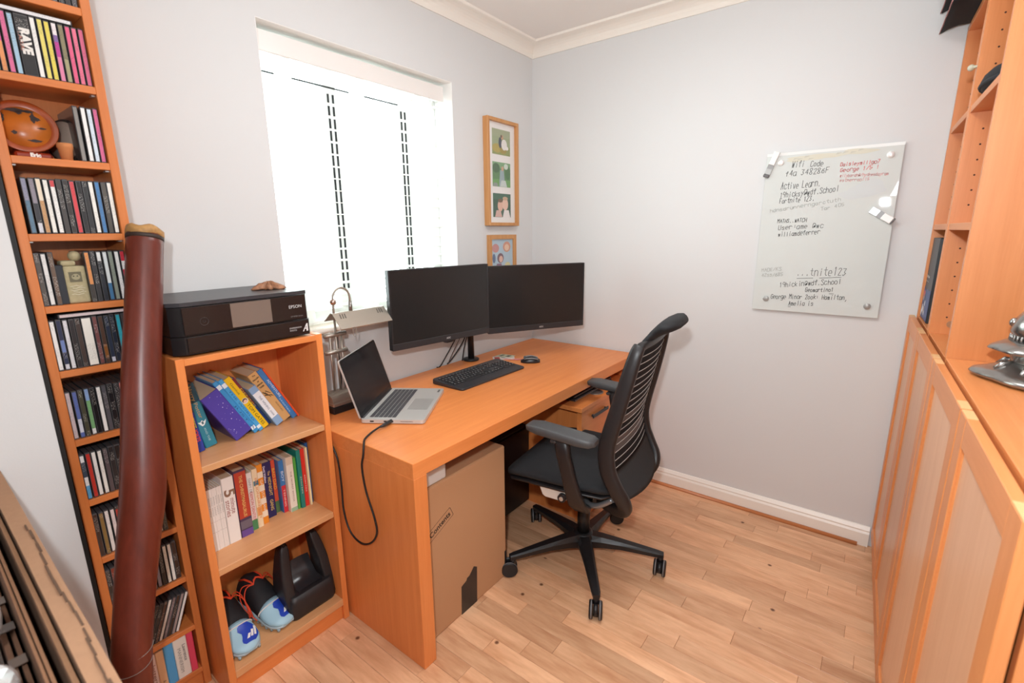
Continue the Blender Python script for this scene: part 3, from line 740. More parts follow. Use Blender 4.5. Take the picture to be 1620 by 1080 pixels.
z2 = .4423; GM = 'books upright on the middle bookcase shelf'
for k in range(8):
    slab_book(-2.0185 + k * .0070, -.212 + rnd.uniform(-.001, .001), z2, .0066, .205, .13, '#e9e6e0', 'slim white paperback of the white set, %s from the left on the middle bookcase shelf' % ordinal(k + 1), [('little tales', .72, .3, '#8d8a86', .5, .0032)], group='slim white set of paperbacks', second=[(.3, .305, '#b9b5b0'), (.47, .475, '#b9b5b0')])
t = slab_book(-1.9605, -.211, z2, .0345, .222, .14, '#efede8', 'white hardback lettered 5 minute stories, on the middle bookcase shelf', [], group=GM)
PINKT = plain('#b0817a', .5)
text('lettering', '5', .034, XF((.017, -.0009, .170), (0, 0, -1), (1, 0, 0)), plain('#8c6d58', .5), t, fit=.024, bold=.0008)
text('lettering', 'minute', .016, XF((.0235, -.0009, .125), (0, 0, -1), (1, 0, 0)), PINKT, t, fit=.052, bold=.0002)
text('lettering', 'stories', .016, XF((.0095, -.0009, .120), (0, 0, -1), (1, 0, 0)), PINKT, t, fit=.055, bold=.0002)
slab_book(-1.9235, -.208, z2, .0370, .230, .14, '#4b3c58', 'red and plum book with gilt title panel beside the white 5 minute stories', [('THE CHRISTMASAURUS', .61, .62, '#e0b36a', .5, .013)], second=[(.28, .97, '#b8412f'), (.0, .10, '#6b4f9a'), (.12, .24, '#6d6572')], group=GM, bold=.0003)
slab_book(-1.8850, -.196, z2, .0200, .203, .13, '#e9e2dc', 'white spined book with red lettering and green foot', [('DIARY OF', .78, .25, '#8f8a86', .5, .009), ('DEMON DENTIST', .42, .5, '#c2382f', .5, .010)], second=[(0, .18, '#4a8a5c'), (.18, .66, '#e7d2cb')], group=GM)
slab_book(-1.8640, -.196, z2, .0170, .209, .13, '#efd9b5', 'cream book with pale orange dotted spine and teal patch', [('BILLIONAIRE BOY', .5, .7, '#d98a4a', .5, .008)], second=[(.72, .8, '#47788a'), (.2, .35, '#e6a468')], group=GM)
slab_book(-1.8460, -.189, z2, .0195, .214, .13, '#e58f2e', 'orange checked book left of the navy one', [('GANGSTA GRANNY', .45, .6, '#f3e7d6', .5, .009)], second=[(.12, .22, '#efe0c8'), (.34, .44, '#efe0c8'), (.56, .66, '#efe0c8'), (.78, .88, '#efe0c8')], group=GM)
slab_book(-1.8245, -.168, z2, .0350, .203, .13, '#27275c', 'thick navy book lettered MIDNIGHT GANG on the middle bookcase shelf', [('David Walliams', .80, .3, '#d7d2e6', .3, .007), ('The', .80, .08, '#cfae6c', .68, .009), ('MIDNIGHT', .56, .34, '#cdb06c', .66, .014), ('GANG', .22, .2, '#cdb06c', .62, .014)], group=GM, bold=.0003)
slab_book(-1.7885, -.156, z2, .0180, .197, .13, '#e0543a', 'red orange book pushed back beside the thick navy one', [('BAD DAD', .65, .4, '#f1c24a', .5, .010)], second=[(0, .22, '#57754a')], group=GM)
slab_book(-1.7695, -.178, z2, .0170, .195, .13, '#3a78b5', 'blue over red book left of the taller white one', [('BOY', .7, .2, '#e8eef3', .5, .009), ('TENNIS', .28, .34, '#f0d6cc', .5, .007)], second=[(0, .52, '#cf2f3a')], group=GM)
slab_book(-1.7515, -.195, z2, .0245, .205, .13, '#ece3d3', 'cream white book with small dark lettering right of the red one', [('THE WORST WITCH', .46, .55, '#8a5a4a', .5, .006)], second=[(.86, 1, '#d9c9b2'), (.0, .07, '#9fc0a0')], group=GM)
for (x_, y_, w_, h_, c_, lab) in ((-1.7262, -.196, .0095, .195, '#55a548', 'leaf green slim book right of the cream one'), (-1.7160, -.202, .0145, .220, '#1f8478', 'teal green hardback near the right end of the middle bookcase shelf'),
    (-1.7008, -.200, .0150, .219, '#d8362c', 'bright red book between the teal and pale yellow ones'), (-1.6852, -.206, .0066, .221, '#efe3b4', 'thin pale yellow book right of the bright red one'), (-1.6780, -.194, .0105, .232, '#22578f', 'tall deep blue book at the right end of the middle bookcase shelf')):
    slab_book(x_, y_, z2, w_, h_, .14, c_, lab, [('stories', .4, .3, '#e9e6dc', .5, .005)] if w_ > .012 else [], group=GM)

# ------------------------------------------------------------------ bottom shelf: football boots and shoe dryer
BS = [(0.0, .020, .090, .014), (.014, .036, .122, .010), (.045, .042, .138, .009), (.075, .043, .138, .010), (.10, .044, .122, .011), (.125, .045, .100, .012), (.15, .047, .076, .012), (.175, .049, .058, .011), (.20, .046, .047, .011), (.222, .036, .039, .013), (.234, .020, .030, .016), (.238, .007, .024, .018)]
def bsec(y, a, e=0.0):
    for p, q in zip(BS, BS[1:]):
        if p[0] <= y <= q[0]:
            u = (y - p[0]) / (q[0] - p[0]); hw, zt, zb = [p[i] + (q[i] - p[i]) * u for i in (1, 2, 3)]; break
    else: hw, zt, zb = BS[-1][1:]
    c_, s_ = math.cos(a), math.sin(a)
    x_ = (hw + e) * math.copysign(abs(c_) ** .75, c_) * (1 - .30 * max(0, s_ - .15))
    return Vector((x_, y, (zt + zb) / 2 + ((zt - zb) / 2 + e) * math.copysign(abs(s_) ** .8, s_)))
def boot(lab, loc, rotz):
    """football boot, heel at the origin, toe along local +y"""
    t = thing('football_boot', lab, 'shoe', loc, rotz=rotz, group='pair of football boots')
    ring = [2 * PI * k / 20 for k in range(20)]
    bm = BM(); loft(bm, [[bsec(y, a) for a in ring] for y in (.148, .16, .175, .19, .20, .212, .222, .23, .234, .238)], closed=True, capends=True)
    part('toe_box', bm, plain('#a3cbdc', .42, bump=.08, bscale=60), t, 'pale blue toe')
    bm = BM(); loft(bm, [[bsec(y, a, .0004) for a in ring] for y in (0, .006, .014, .03, .045, .06, .075, .09, .10, .115, .13, .1485)], closed=True, capends=True)
    part('sock_upper', bm, plain('#1a1b1f', .72, bump=.3, bscale=400), t, 'black knitted upper')
    bm = BM(); tube(bm, [bsec(.1485 + .012 * math.sin(a), a, .001) for a in [-.1 + 3.34 * k / 20 for k in range(21)]], .0022, 6); part('piping', bm, plain('#e6e2dc', .5), t, 'white piping')
    OR = plain('#f0512d', .6)
    bm = BM(); tube(bm, [bsec(y, a, .002) for y, a in ((.02, .9), (.05, 1.0), (.078, 1.08), (.092, 1.2), (.084, 1.4), (.080, 1.57), (.084, 1.74), (.092, 1.94), (.078, 2.06), (.05, 2.14), (.02, 2.24))], .0035, 7); part('collar_edge', bm, OR, t, 'orange collar edge')
    bm = BM()
    for sg in (0, 1):
        f = (lambda a: PI - a) if sg else (lambda a: a)
        tube(bm, cat([bsec(.094, f(1.2), .003), bsec(.085, f(.7), .012), bsec(.095, f(.3), .016), bsec(.118, f(.1), .012), bsec(.125, f(-.2), .010), bsec(.10, f(-.7), .008)], 4), .0019, 6)
        tube(bm, cat([bsec(.090, f(1.1), .003), bsec(.070, f(.6), .014), bsec(.075, f(.2), .018), bsec(.10, f(-.1), .016), bsec(.14, f(-.5), .008)], 4), .0017, 6)
    part('laces', bm, OR, t, 'orange laces')
    bm = BM(); rows = []
    for y in (0, .014, .045, .10, .15, .175, .20, .222, .234):
        l, r = bsec(y, PI + .35, .0022), bsec(y, -.35, .0022); zb = bsec(y, -PI / 2).z
        rows.append([l, Vector((l.x * .9, y, zb - .004)), Vector((r.x * .9, y, zb - .004)), r])
    loft(bm, rows, closed=True, capends=True); so = part('sole', bm, plain('#b4ccd6', .4), t)
    bm = BM()
    for k in range(9):
        y_ = .03 + .024 * k; w_ = bsec(min(y_, .23), 0).x
        for sg in (-1, 1): cyl(bm, (sg * w_ * .82, y_, .0115), (sg * w_ * .84, y_, .0004), .0058, .0046, 8)
    part('stud', bm, plain('#9db4be', .4), so)['kind'] = 'stuff'
    # royal blue patch with three rising white bars on the toe, to the viewer's right
    bm = BM(); loft(bm, [[bsec(y, a0 + (a1 - a0) * k / 4, .0012) for k in range(5)] for y, a0, a1 in ((.158, 1.75, 2.20), (.166, 1.50, 2.55), (.176, 1.42, 2.72), (.188, 1.55, 2.80), (.198, 1.50, 2.82), (.208, 1.35, 2.78), (.216, 1.30, 2.62), (.223, 1.45, 2.4))])
    bd = part('toe_badge', bm, plain('#2747b8', .35), t, 'royal blue toe patch')
    for j in range(3):
        a0 = 1.62 + .34 * j; L_ = (.014, .022, .031)[j]
        bm = BM(); loft(bm, [[bsec(.211 - L_ * u - .0015 * j, a0 + d + .22 * u, .0024) for d in (0, .11, .22)] for u in (0, .5, 1)]); part('white_bar', bm, plain('#f2f2f0', .4), bd)
    return t
boot('pale blue football boot with black upper and orange laces, left one beside the bookcase panel', (-1.985, -.058, .0885), PI + .03)
boot('pale blue football boot with black upper and orange laces, right one beside the shoe dryer', (-1.885, -.048, .0885), PI + .16)

t = thing('shoe_dryer', 'black plastic shoe dryer with two upright blower posts on the bottom bookcase shelf', 'shoe dryer', (-1.748, -.215, .0885))
DRY = plain('#262426', .48)
bm = BM()
secs = [(.0, .082, .062), (.012, .086, .066), (.06, .084, .064), (.085, .078, .058)]
loft(bm, [[(sx_ * 1.0, sy_ * 1.0, z_) for sx_, sy_ in rrect(2 * a, 2 * b_, .02, 4)] for z_, a, b_ in secs], closed=True, capends=True)
part('base', bm, DRY, t)
for sx in (-1, 1):
    bm = BM(); rows = []
    for (z_, xo, hw, hd) in ((.02, .070, .018, .052), (.09, .072, .019, .046), (.15, .069, .0185, .036), (.20, .062, .0175, .028), (.235, .056, .016, .022), (.255, .053, .0115, .016), (.262, .052, .005, .007)):
        rows.append([(sx * xo + px_, py_ + (z_ - .02) * .10 - .006, z_) for px_, py_ in rrect(2 * hw, 2 * hd, min(hw, hd) * .45, 4)])
    loft(bm, rows, closed=True, capends=True); po = part('blower_post', bm, DRY, t)
    bm = BM()
    for k in range(3): cyl(bm, (sx * .052 - .005 + .005 * k, -.002, .2535), (sx * .052 - .005 + .005 * k, .012, .2585), .0018, seg=6)
    part('air_slot', bm, plain('#070708', .6), po)
bm = BM()
loft(bm, [[(x_, -.045 + .085 * v, .086 + .006 * math.cos(x_ * 30) + .07 * v ** 2.2) for x_ in [-.045 + .09 * k / 8 for k in range(9)]] for v in [j / 7 for j in range(8)]])
part('cradle', bm, plain('#29282b', .16), t, 'glossy black curved cradle')
text('lettering', 'D', .008, XF((.0, .0225, .127), (1, 0, 0), (0, .55, .83)), plain('#d8d8d8', .5), t)

# ------------------------------------------------------------------ printer and starfish shell
PB = plain('#1a191b', .30, bump=.05, bscale=500)
PF = plain('#211c1d', .14)
pr = thing('printer', 'black inkjet printer with small touch screen on top of the bookcase', 'printer', (-1.858, -.160, 1.0772))
def plan(x0, x1, y0, y1, cl):
    return [(x0 + cl, y0), (x1 - cl * .35, y0), (x1, y0 + cl * .5), (x1, y1 - .006), (x1 - .006, y1), (x0 + .006, y1), (x0, y1 - .006), (x0, y0 + cl * .75)]
bm = BM(); prism(bm, plan(-.176, .184, -.120, .135, .02), 0, .006); part('foot', bm, plain('#111112', .6), pr)
bm = BM(); prism(bm, plan(-.190, .192, -.140, .145, .026), .004, .052); part('lower_body', bm, PB, pr)
bm = BM(); prism(bm, plan(-.188, .190, -.137, .145, .025), .0535, .130); part('upper_body', bm, PB, pr)
bm = BM(); prism(bm, plan(-.190, .192, -.139, .147, .026), .132, .1425); part('scanner_lid', bm, plain('#353539', .33, bump=.1, bscale=700), pr)
bm = BM(); box(bm, -.162, .180, -.1408, -.1360, .056, .129, .001); pan = part('front_panel', bm, PF, pr)
bm = BM(); box(bm, -.160, .182, -.1435, -.139, .008, .050, .0012); part('paper_tray', bm, PF, pr)
bm = BM(); box(bm, -.043, .070, -.1418, -.1405, .059, .127, .0006); part('screen', bm, plain('#77685f', .12), pan, 'dim brownish touch screen')
bm = BM()
tube(bm, [(-.112 + .0105 * math.cos(a), -.1410, .088 + .0105 * math.sin(a)) for a in [2 * PI * k / 20 for k in range(20)]], .0005, 5, closed=True)
tube(bm, [(-.112 + .003 * math.sin(a), -.1410, .088 + .003 * math.cos(a)) for a in [.5 + 5.3 * k / 10 for k in range(11)]], .0004, 5)
part('power_button', bm, plain('#403839', .3), pan)
text('lettering', 'EPSON', .012, XF((.144, -.1412, .0955), (1, 0, 0), (0, 0, 1)), plain('#cfccc9', .4), pan, fit=.040)
text('lettering', 'XP-8700 Series', .005, XF((.146, -.1412, .0655), (1, 0, 0), (0, 0, 1)), plain('#7a7573', .4), pan, fit=.040)
text('lettering', 'EXPRESSION', .005, XF((.137, -.1438, .030), (1, 0, 0), (0, 0, 1)), plain('#c9c6c4', .4), pr, fit=.038)
text('lettering', 'PHOTO', .005, XF((.129, -.1438, .0225), (1, 0, 0), (0, 0, 1)), plain('#c9c6c4', .4), pr, fit=.022)
bm = BM(); M_ = XF((.165, -.1439, .026), (1, 0, 0), (0, 0, 1))
flat(bm, [(-.006, -.011), (.008, .013), (.012, .013), (.012, -.011), (.006, -.011), (.006, -.004), (.001, -.004), (-.002, -.011)], M_)
flat(bm, [(.003, -.001), (.0065, -.001), (.0065, .006)], M_, 1, .0003)
part('emblem', bm, [plain('#dddad8', .4), PF], pr)
for zz in (.108,):
    bm = BM(); tube(bm, [(-.1893, -.085 + .006 * k, zz - .005 * math.sin(PI * k / 5)) for k in range(6)], .0007, 5); part('side_grip', bm, plain('#6a6a6c', .4), pr)

t_bm = BM(); rows = []
N = 40
for (rr, zz) in ((.0, .023), (.25, .021), (.55, .016), (.85, .008), (1.0, .002), (.9, .0003), (.3, .0006)):
    row = []
    for k in range(N):
        a = 2 * PI * k / N
        R = .022 + .018 * max(0, math.cos(2.5 * a)) ** 1.0 * (1 + .25 * math.sin(3 * a)) + .010 * abs(math.cos(2.5 * a))
        row.append((rr * R * math.cos(a) * 1.05 + 1e-5 * math.cos(a), rr * R * math.sin(a) + 1e-5 * math.sin(a), zz * (.7 + .4 * abs(math.cos(2.5 * a))) + (.003 * math.sin(9 * a + rr * 7) if .2 < rr < .95 else 0)))
    rows.append(row)
loft(t_bm, rows, closed=True, capends=True)
single('starfish_shell', t_bm, plain('#b07a58', .55, bump=.7, bscale=90, var=.6), 'knobbly brown starfish-shaped shell on top of the printer', 'shell', (-1.722, -.168, 1.2203), rotz=.5)

# ------------------------------------------------------------------ curved wooden blowpipe
path = [(-2.0505, -.2395, 1.4000, .0390), (-2.0905, -.2800, 1.2263, .0390), (-2.1348, -.3263, 1.0487, .0405), (-2.1640, -.364, .9037, .0440), (-2.1890, -.3934, .7908, .0458), (-2.2181, -.4177, .6974, .0430), (-2.2556, -.4515, .5672, .0395), (-2.2900, -.4862, .4337, .0381), (-2.312, -.510, .25, .038), (-2.318, -.522, .10, .037), (-2.320, -.528, .0005, .037)]
pp = cat([Vector(q) for q in path])
dg_ = thing('didgeridoo', 'long curved dark reddish-brown wooden pipe leaning upright before the CD tower', 'pipe', (-2.320, -.528, 0))
o3 = Vector((-2.320, -.528, 0))
bm = BM(); tube(bm, [Vector(p[:3]) - o3 for p in pp], [p[3] for p in pp], 28)
DIDG = wood('pipe_wood', '#702e20', '#471b11', 'z', rough=.36, across=30, along=3, rand=0)
part('pipe', bm, DIDG, dg_)
bm = BM(); c0 = Vector(pp[0][:3]) - o3; ax = (Vector(pp[0][:3]) - Vector(pp[1][:3])).normalized()
tube(bm, [c0 - ax * .012, c0 - ax * .004, c0 + ax * .006, c0 + ax * .010, c0 + ax * .008, c0 + ax * .001], [.0395, .0405, .0395, .034, .024, .021], 28)
for v in bm.verts:
    v.co += ax * .0035 * math.sin(4.0 * math.atan2((v.co - c0).y, (v.co - c0).x) + .7)
part('mouth_rim', bm, plain('#b98b52', .6, bump=.5, bscale=120, var=.3), dg_, 'chipped pale beeswax mouth rim')
bm = BM(); tube(bm, [c0 - ax * .022, c0 - ax * .012], [.0394, .0401], 28); part('rim_stain', bm, plain('#3a2a22', .6, var=.4), dg_)
bm = BM()
for k_, h_ in ((27, 0), (28, .01)):
    p = Vector(pp[k_][:3]) - o3
    tube(bm, [p + Vector((.0392 * math.cos(a), .0392 * math.sin(a), .004 * math.sin(a) + h_)) for a in [2 * PI * j / 28 for j in range(28)]], .0006, 5, closed=True)
part('thread', bm, plain('#8f8a84', .5), dg_)

# ------------------------------------------------------------------ flattened cartons and foil in the near left corner
def carton(name, lab, xt, x_b, y0, y1, zt, th, group, flap=True):
    """flattened carton standing on its long edge along y; leans so that the top is at xt and the foot at x_b"""
    t = thing(name, lab, 'cardboard', (x_b, (y0 + y1) / 2, 0), group=group)
    h = zt; dx = xt - x_b; hy = (y1 - y0) / 2
    bm = BM()
    def sheet(bm, o, thk, z_top, ya, yb):
        sl = dx / h
        nseg = 24; rows = []
        for k in range(nseg + 1):
            y = ya + (yb - ya) * k / nseg
            wob = .0010 * math.sin(k * 1.3 + o * 300) + .0006 * math.sin(k * 3.1)
            rows.append([(o, y, 0), (o + sl * (z_top + wob), y, z_top + wob), (o + thk + sl * (z_top + wob), y, z_top + wob), (o + thk, y, 0)])
        loft(bm, rows, closed=True, capends=True, smooth=False)
    return t, bm, sheet
tC, bm, sheet = carton('flattened_carton', 'flattened brown carton with wide folded top edge, nearest the CD tower', -2.420, -2.42, -1.55, -.285, .905, .024, 'flattened cartons in the near left corner')
sheet(bm, 0, .024, .905, -.63, .6325)
part('folded_board', bm, CARD, tC)
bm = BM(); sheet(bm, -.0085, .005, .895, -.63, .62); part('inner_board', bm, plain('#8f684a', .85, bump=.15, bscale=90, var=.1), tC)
bm = BM(); r2 = random.Random(4)
for k in range(26):
    y = .30 - .034 * k + r2.uniform(-.01, .01); x_ = .0165 + .0022 * math.sin(k * .8)
    box(bm, x_ - r2.uniform(.0006, .0012), x_ + r2.uniform(.0008, .0022), y - r2.uniform(.010, .024), y + r2.uniform(.010, .024), .9045, .9072 + .0006 * (k % 2), 0)
part('torn_ply', bm, plain('#5d4433', .9), tC, 'dark torn ply along the top')['kind'] = 'stuff'
tC2, bm, sheet2 = carton('flattened_carton', 'second flattened brown carton, slimmer and set behind the first', -2.446, -2.446, -1.55, -.30, .872, .012, 'flattened cartons in the near left corner')
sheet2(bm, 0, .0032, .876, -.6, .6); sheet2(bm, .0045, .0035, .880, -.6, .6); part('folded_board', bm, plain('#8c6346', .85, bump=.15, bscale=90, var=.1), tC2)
tC3, bm, sheet3 = carton('flattened_carton', 'third flattened brown carton with clear tape bits along its edge', -2.466, -2.466, -1.55, -.34, .815, .012, 'flattened cartons in the near left corner')
sheet3(bm, 0, .006, .817, -.6, .6); sheet3(bm, .010, .005, .812, -.6, .58)
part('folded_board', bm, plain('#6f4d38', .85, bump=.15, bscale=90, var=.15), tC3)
for k, y in enumerate((-.22, -.10, .0, .08, .18, .26)):
    bm = BM(); box(bm, -.001, .0165, y, y + .022, .8185 + .003 * (k % 2), .8195 + .003 * (k % 2), 0); part('clear_tape', bm, plain('#5f4c40', .12), tC3, 'shiny clear packing tape')
tC4, bm, sheet4 = carton('flattened_carton', 'dark brown carton lying deepest in the near left corner stack', -2.505, -2.505, -1.5, -.36, .74, .02, 'flattened cartons in the near left corner')
sheet4(bm, 0, .010, .74, -.55, .55); sheet4(bm, .018, .005, .75, -.55, .5)
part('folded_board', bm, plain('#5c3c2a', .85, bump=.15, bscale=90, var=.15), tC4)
def foil(loc, sc, lab, seed):
    bm = BM(); r2 = random.Random(seed)
    bmesh.ops.create_icosphere(bm, subdivisions=4, radius=1.0)
    ds = [(Vector((r2.uniform(-1, 1), r2.uniform(-1, 1), r2.uniform(-1, 1))).normalized(), r2.uniform(.6, .95), r2.uniform(.05, .14)) for _ in range(40)]
    for v in bm.verts:
        p = v.co.copy(); q = 0
        for d, c_, a in ds:
            k = p.dot(d)
            if k > c_: q -= a * (k - c_) / (1 - c_) * .8
        v.co = p * (1 + q)
        v.co = Vector((v.co.x * sc[0], v.co.y * sc[1], v.co.z * sc[2]))
    single('foil_bundle', bm, plain('#dedede', .25, .7), lab, 'foil', loc, group='silver foil bundles')
foil((-2.528, -.985, .895), (.080, .066, .075), 'crumpled silver foil bundle on the cartons, the lower one at the picture edge', 3)
foil((-2.530, -.845, .888), (.080, .066, .070), 'crumpled silver foil bundle on the cartons, the upper one at the picture edge', 8)

# ------------------------------------------------------------------ desk lamp
lp = thing('desk_lamp', 'brushed steel desk lamp with arched neck and tent-shaped shade', 'lamp', (-1.478, -.118, DT))
bm = BM(); box(bm, -.062, .062, -.055, .055, .0003, .026, .002); part('base', bm, plain('#1a191b', .4), lp, 'black base slab')
bm = BM()
box(bm, -.058, .058, -.050, .050, .026, .040, .002)
pts = [(.046 * math.cos(a), .040 + .034 * math.sin(a)) for a in [PI * k / 12 for k in range(13)]]
prism(bm, pts, -.056, .056, XF((0, 0, 0), (0, 1, 0), (0, 0, 1)))
part('base_cover', bm, STEEL, lp)
bm = BM()
for x_, z0_, z1_ in ((-.018, .06, .30), (.008, .06, .345), (.030, .06, .30)):
    cyl(bm, (x_, 0, z0_), (x_, 0, z1_), .0043, seg=12)
part('pole', bm, STEEL, lp)
for z_ in (.290, .225):
    bm = BM(); cyl(bm, (-.040, 0, z_), (.050, 0, z_), .0088, seg=18); lathe(bm, [(.004, 0), (.0075, 0), (.0075, .002), (.004, .002)], (0, 0, 0), 14, M=XF((-.0405, 0, z_), (0, 1, 0), (0, 0, 1)) @ Matrix.Rotation(PI, 4, 'X'))
    part('cross_bar', bm, STEEL, lp)
bm = BM()
arc = [(.008, 0, .345), (.008, 0, .39), (.010, 0, .415)] + [(.045 - .036 * math.cos(a), 0, .425 + .038 * math.sin(a)) for a in [PI * k / 10 for k in range(11)]] + [(.0815, 0, .405)]
tube(bm, arc, .0042, 10); part('neck', bm, STEEL, lp)
bm = BM(); bmesh.ops.create_uvsphere(bm, u_segments=18, v_segments=12, radius=.0125, matrix=Matrix.Translation((.009, 0, .413)))
for f in bm.faces: f.smooth = True
part('ball_joint', bm, plain('#b9a196', .25, .9), lp)
bm = BM(); cyl(bm, (.0815, 0, .365), (.0815, 0, .408), .0072, seg=14); part('sleeve', bm, plain('#8a8580', .3, .9), lp)
# tent-shaped shade, open below



bm = BM()
x0_, x1_ = -.004, .232
profl = [(-.060, .318), (-.008, .3715), (.004, .3720), (.050, .338), (.048, .3365), (.003, .3700), (-.006, .3695), (-.0585, .3165)]
loft(bm, [[(x_, y_, z_) for y_, z_ in profl] for x_ in (x0_, x1_)], closed=True, capends=True, smooth=False)
sd = part('shade', bm, plain('#b6aca0', .38, .75), lp)
for xs_ in (.022, .032, .042, .190, .200, .210):
    bm = BM(); Ms = XF((xs_, -.021, .3585), (1, 0, 0), (0, -.698, -.716))
    prism(bm, rrect(.0042, .022, .002, 3), -.0008, .0010, Ms @ Matrix.Rotation(.15, 4, 'Z')); part('vent_slot', bm, plain('#5c554e', .6), sd)
bm = BM(); tube(bm, [(.052, -.052, .324), (.049, -.052, .300), (.050, -.052, .286), (.056, -.052, .280), (.063, -.052, .286), (.065, -.052, .302), (.064, -.052, .325)], .0012, 6); part('switch_loop', bm, STEEL, lp)
bm = BM(); tube(bm, [(.018, .006, .29), (.016, .008, .22), (.022, .007, .16), (.018, .006, .10), (.012, .006, .07)], .0028, 8); part('flex', bm, plain('#1b1b1d', .5), lp)

# ------------------------------------------------------------------ laptop
lt = thing('laptop', 'silver laptop with black screen, standing open at the near end of desk', 'laptop', (-1.5322, -.3217, DT), rotz=math.atan2(.198, .296))
LW, LD = .356, .231
SIL = plain('#c6c5c1', .36, .25)
bm = BM(); prism(bm, [(x_ + LW / 2, y_ - LD / 2) for x_, y_ in rrect(LW, LD, .012, 4)], .003, .0165); part('base', bm, SIL, lt)
bm = BM()
for fx, fy in ((.03, -.02), (LW - .03, -.02), (.03, -LD + .02), (LW - .03, -LD + .02)): cyl(bm, (fx, fy, .0003), (fx, fy, .0035), .006, seg=10)
part('foot', bm, BLACK, lt)
bm = BM(); box(bm, .020, LW - .018, -.125, -.024, .0163, .0168, 0); kbd = part('keyboard_well', bm, plain('#c6c5c2', .4, .4), lt)
KEY = plain('#48484b', .5)
kme = None
for r in range(6):
    n = 15; kw = (LW - .042) / n
    x = .0225; k = 0
    while x < LW - .024:
        wk = kw
        if r == 5 and k == 4: wk = kw * 5
        if r in (1, 2, 3, 4) and k in (0, 12): wk = kw * 1.5
        wk = min(wk, LW - .0205 - x)
        bm = BM(); y1_ = -.0265 - r * .0163; box(bm, x, x + wk - .0022, y1_ - .0142, y1_, .0166, .0182, .0006)
        part('key', bm, KEY, kbd); x += wk; k += 1
bm = BM(); prism(bm, [(x_ + LW * .46, y_ - .178) for x_, y_ in rrect(.122, .078, .004, 3)], .0163, .0167); part('touchpad', bm, plain('#b5b4b1', .3, .3), lt)
bm = BM(); box(bm, LW * .46 - .061, LW * .46 + .061, -.1392, -.1380, .0164, .0169, 0); part('touchpad_edge', bm, plain('#e6e5e2', .3, .3), lt)
bm = BM()
for k in range(3): box(bm, LW - .050 + k * .011, LW - .041 + k * .011, -LD + .012, -LD + .020, .0164, .0167, 0)
part('sticker', bm, plain('#2c2c30', .4), lt)
bm = BM()
for y_, w_ in ((-.035, .014), (-.085, .010), (-.110, .010)): box(bm, -.0004, .001, y_ - w_, y_, .0075, .0125, 0)
box(bm, -.0004, .001, -.19, -.145, .0095, .0108, 0)
part('port', bm, plain('#1c1c1e', .4), lt)
bm = BM(); cyl(bm, (.012, -.004, .014), (LW - .012, -.004, .014), .0062, seg=12); part('hinge', bm, plain('#26262a', .4), lt)
lidM = Matrix.Translation((0, -.004, .0165)) @ Matrix.Rotation(math.radians(-16.5), 4, 'X')
bm = BM(); prism(bm, [(x_ + LW / 2, y_ + .1115) for x_, y_ in rrect(LW, .223, .010, 4)], -.0030, .0030, lidM @ XF((0, .0035, 0), (1, 0, 0), (0, 0, 1))); part('lid', bm, SIL, lt)
bm = BM(); prism(bm, [(x_ + LW / 2, y_ + .1115) for x_, y_ in rrect(LW - .003, .220, .009, 4)], .0030, .0040, lidM @ XF((0, .0035, 0), (1, 0, 0), (0, 0, 1))); bz_ = part('bezel', bm, plain('#151517', .3), lt)
bm = BM(); prism(bm, [(x_ + LW / 2, y_ + .117) for x_, y_ in rrect(LW - .014, .196, .001, 1)], .0040, .0042, lidM @ XF((0, .0035, 0), (1, 0, 0), (0, 0, 1))); part('screen', bm, plain('#222022', .22), bz_)
# power cable
cb = [(-1.5005, -.425, .742), (-1.530, -.430, .744), (-1.570, -.436, .739), (-1.612, -.458, .737), (-1.634, -.482, .734), (-1.645, -.489, .700), (-1.646, -.478, .655), (-1.646, -.490, .574), (-1.647, -.524, .495), (-1.648, -.533, .440), (-1.648, -.495, .388), (-1.648, -.436, .364), (-1.647, -.376, .386), (-1.644, -.345, .455), (-1.639, -.338, .537), (-1.637, -.325, .640), (-1.637, -.28, .70)]
bm = BM(); o3 = Vector((-1.5005, -.425, .742))
tube(bm, [q - o3 for q in cat([Vector(q) for q in cb], 5)], .0034, 8)
lc = thing('charging_cable', 'black charging cable looping from laptop down beside the desk leg', 'cable', o3)
part('cord', bm, plain('#161617', .45), lc)
bm = BM(); d_ = Vector((-1.530, -.430, .744)) - o3; d_.normalize()
tube(bm, [Vector((.0335, .012, -.001)), Vector((.010, .006, -.0005)), d_ * .012, d_ * .028], [.0068, .0068, .0062, .0040], 10); part('plug', bm, plain('#2a2a2c', .4), lc)

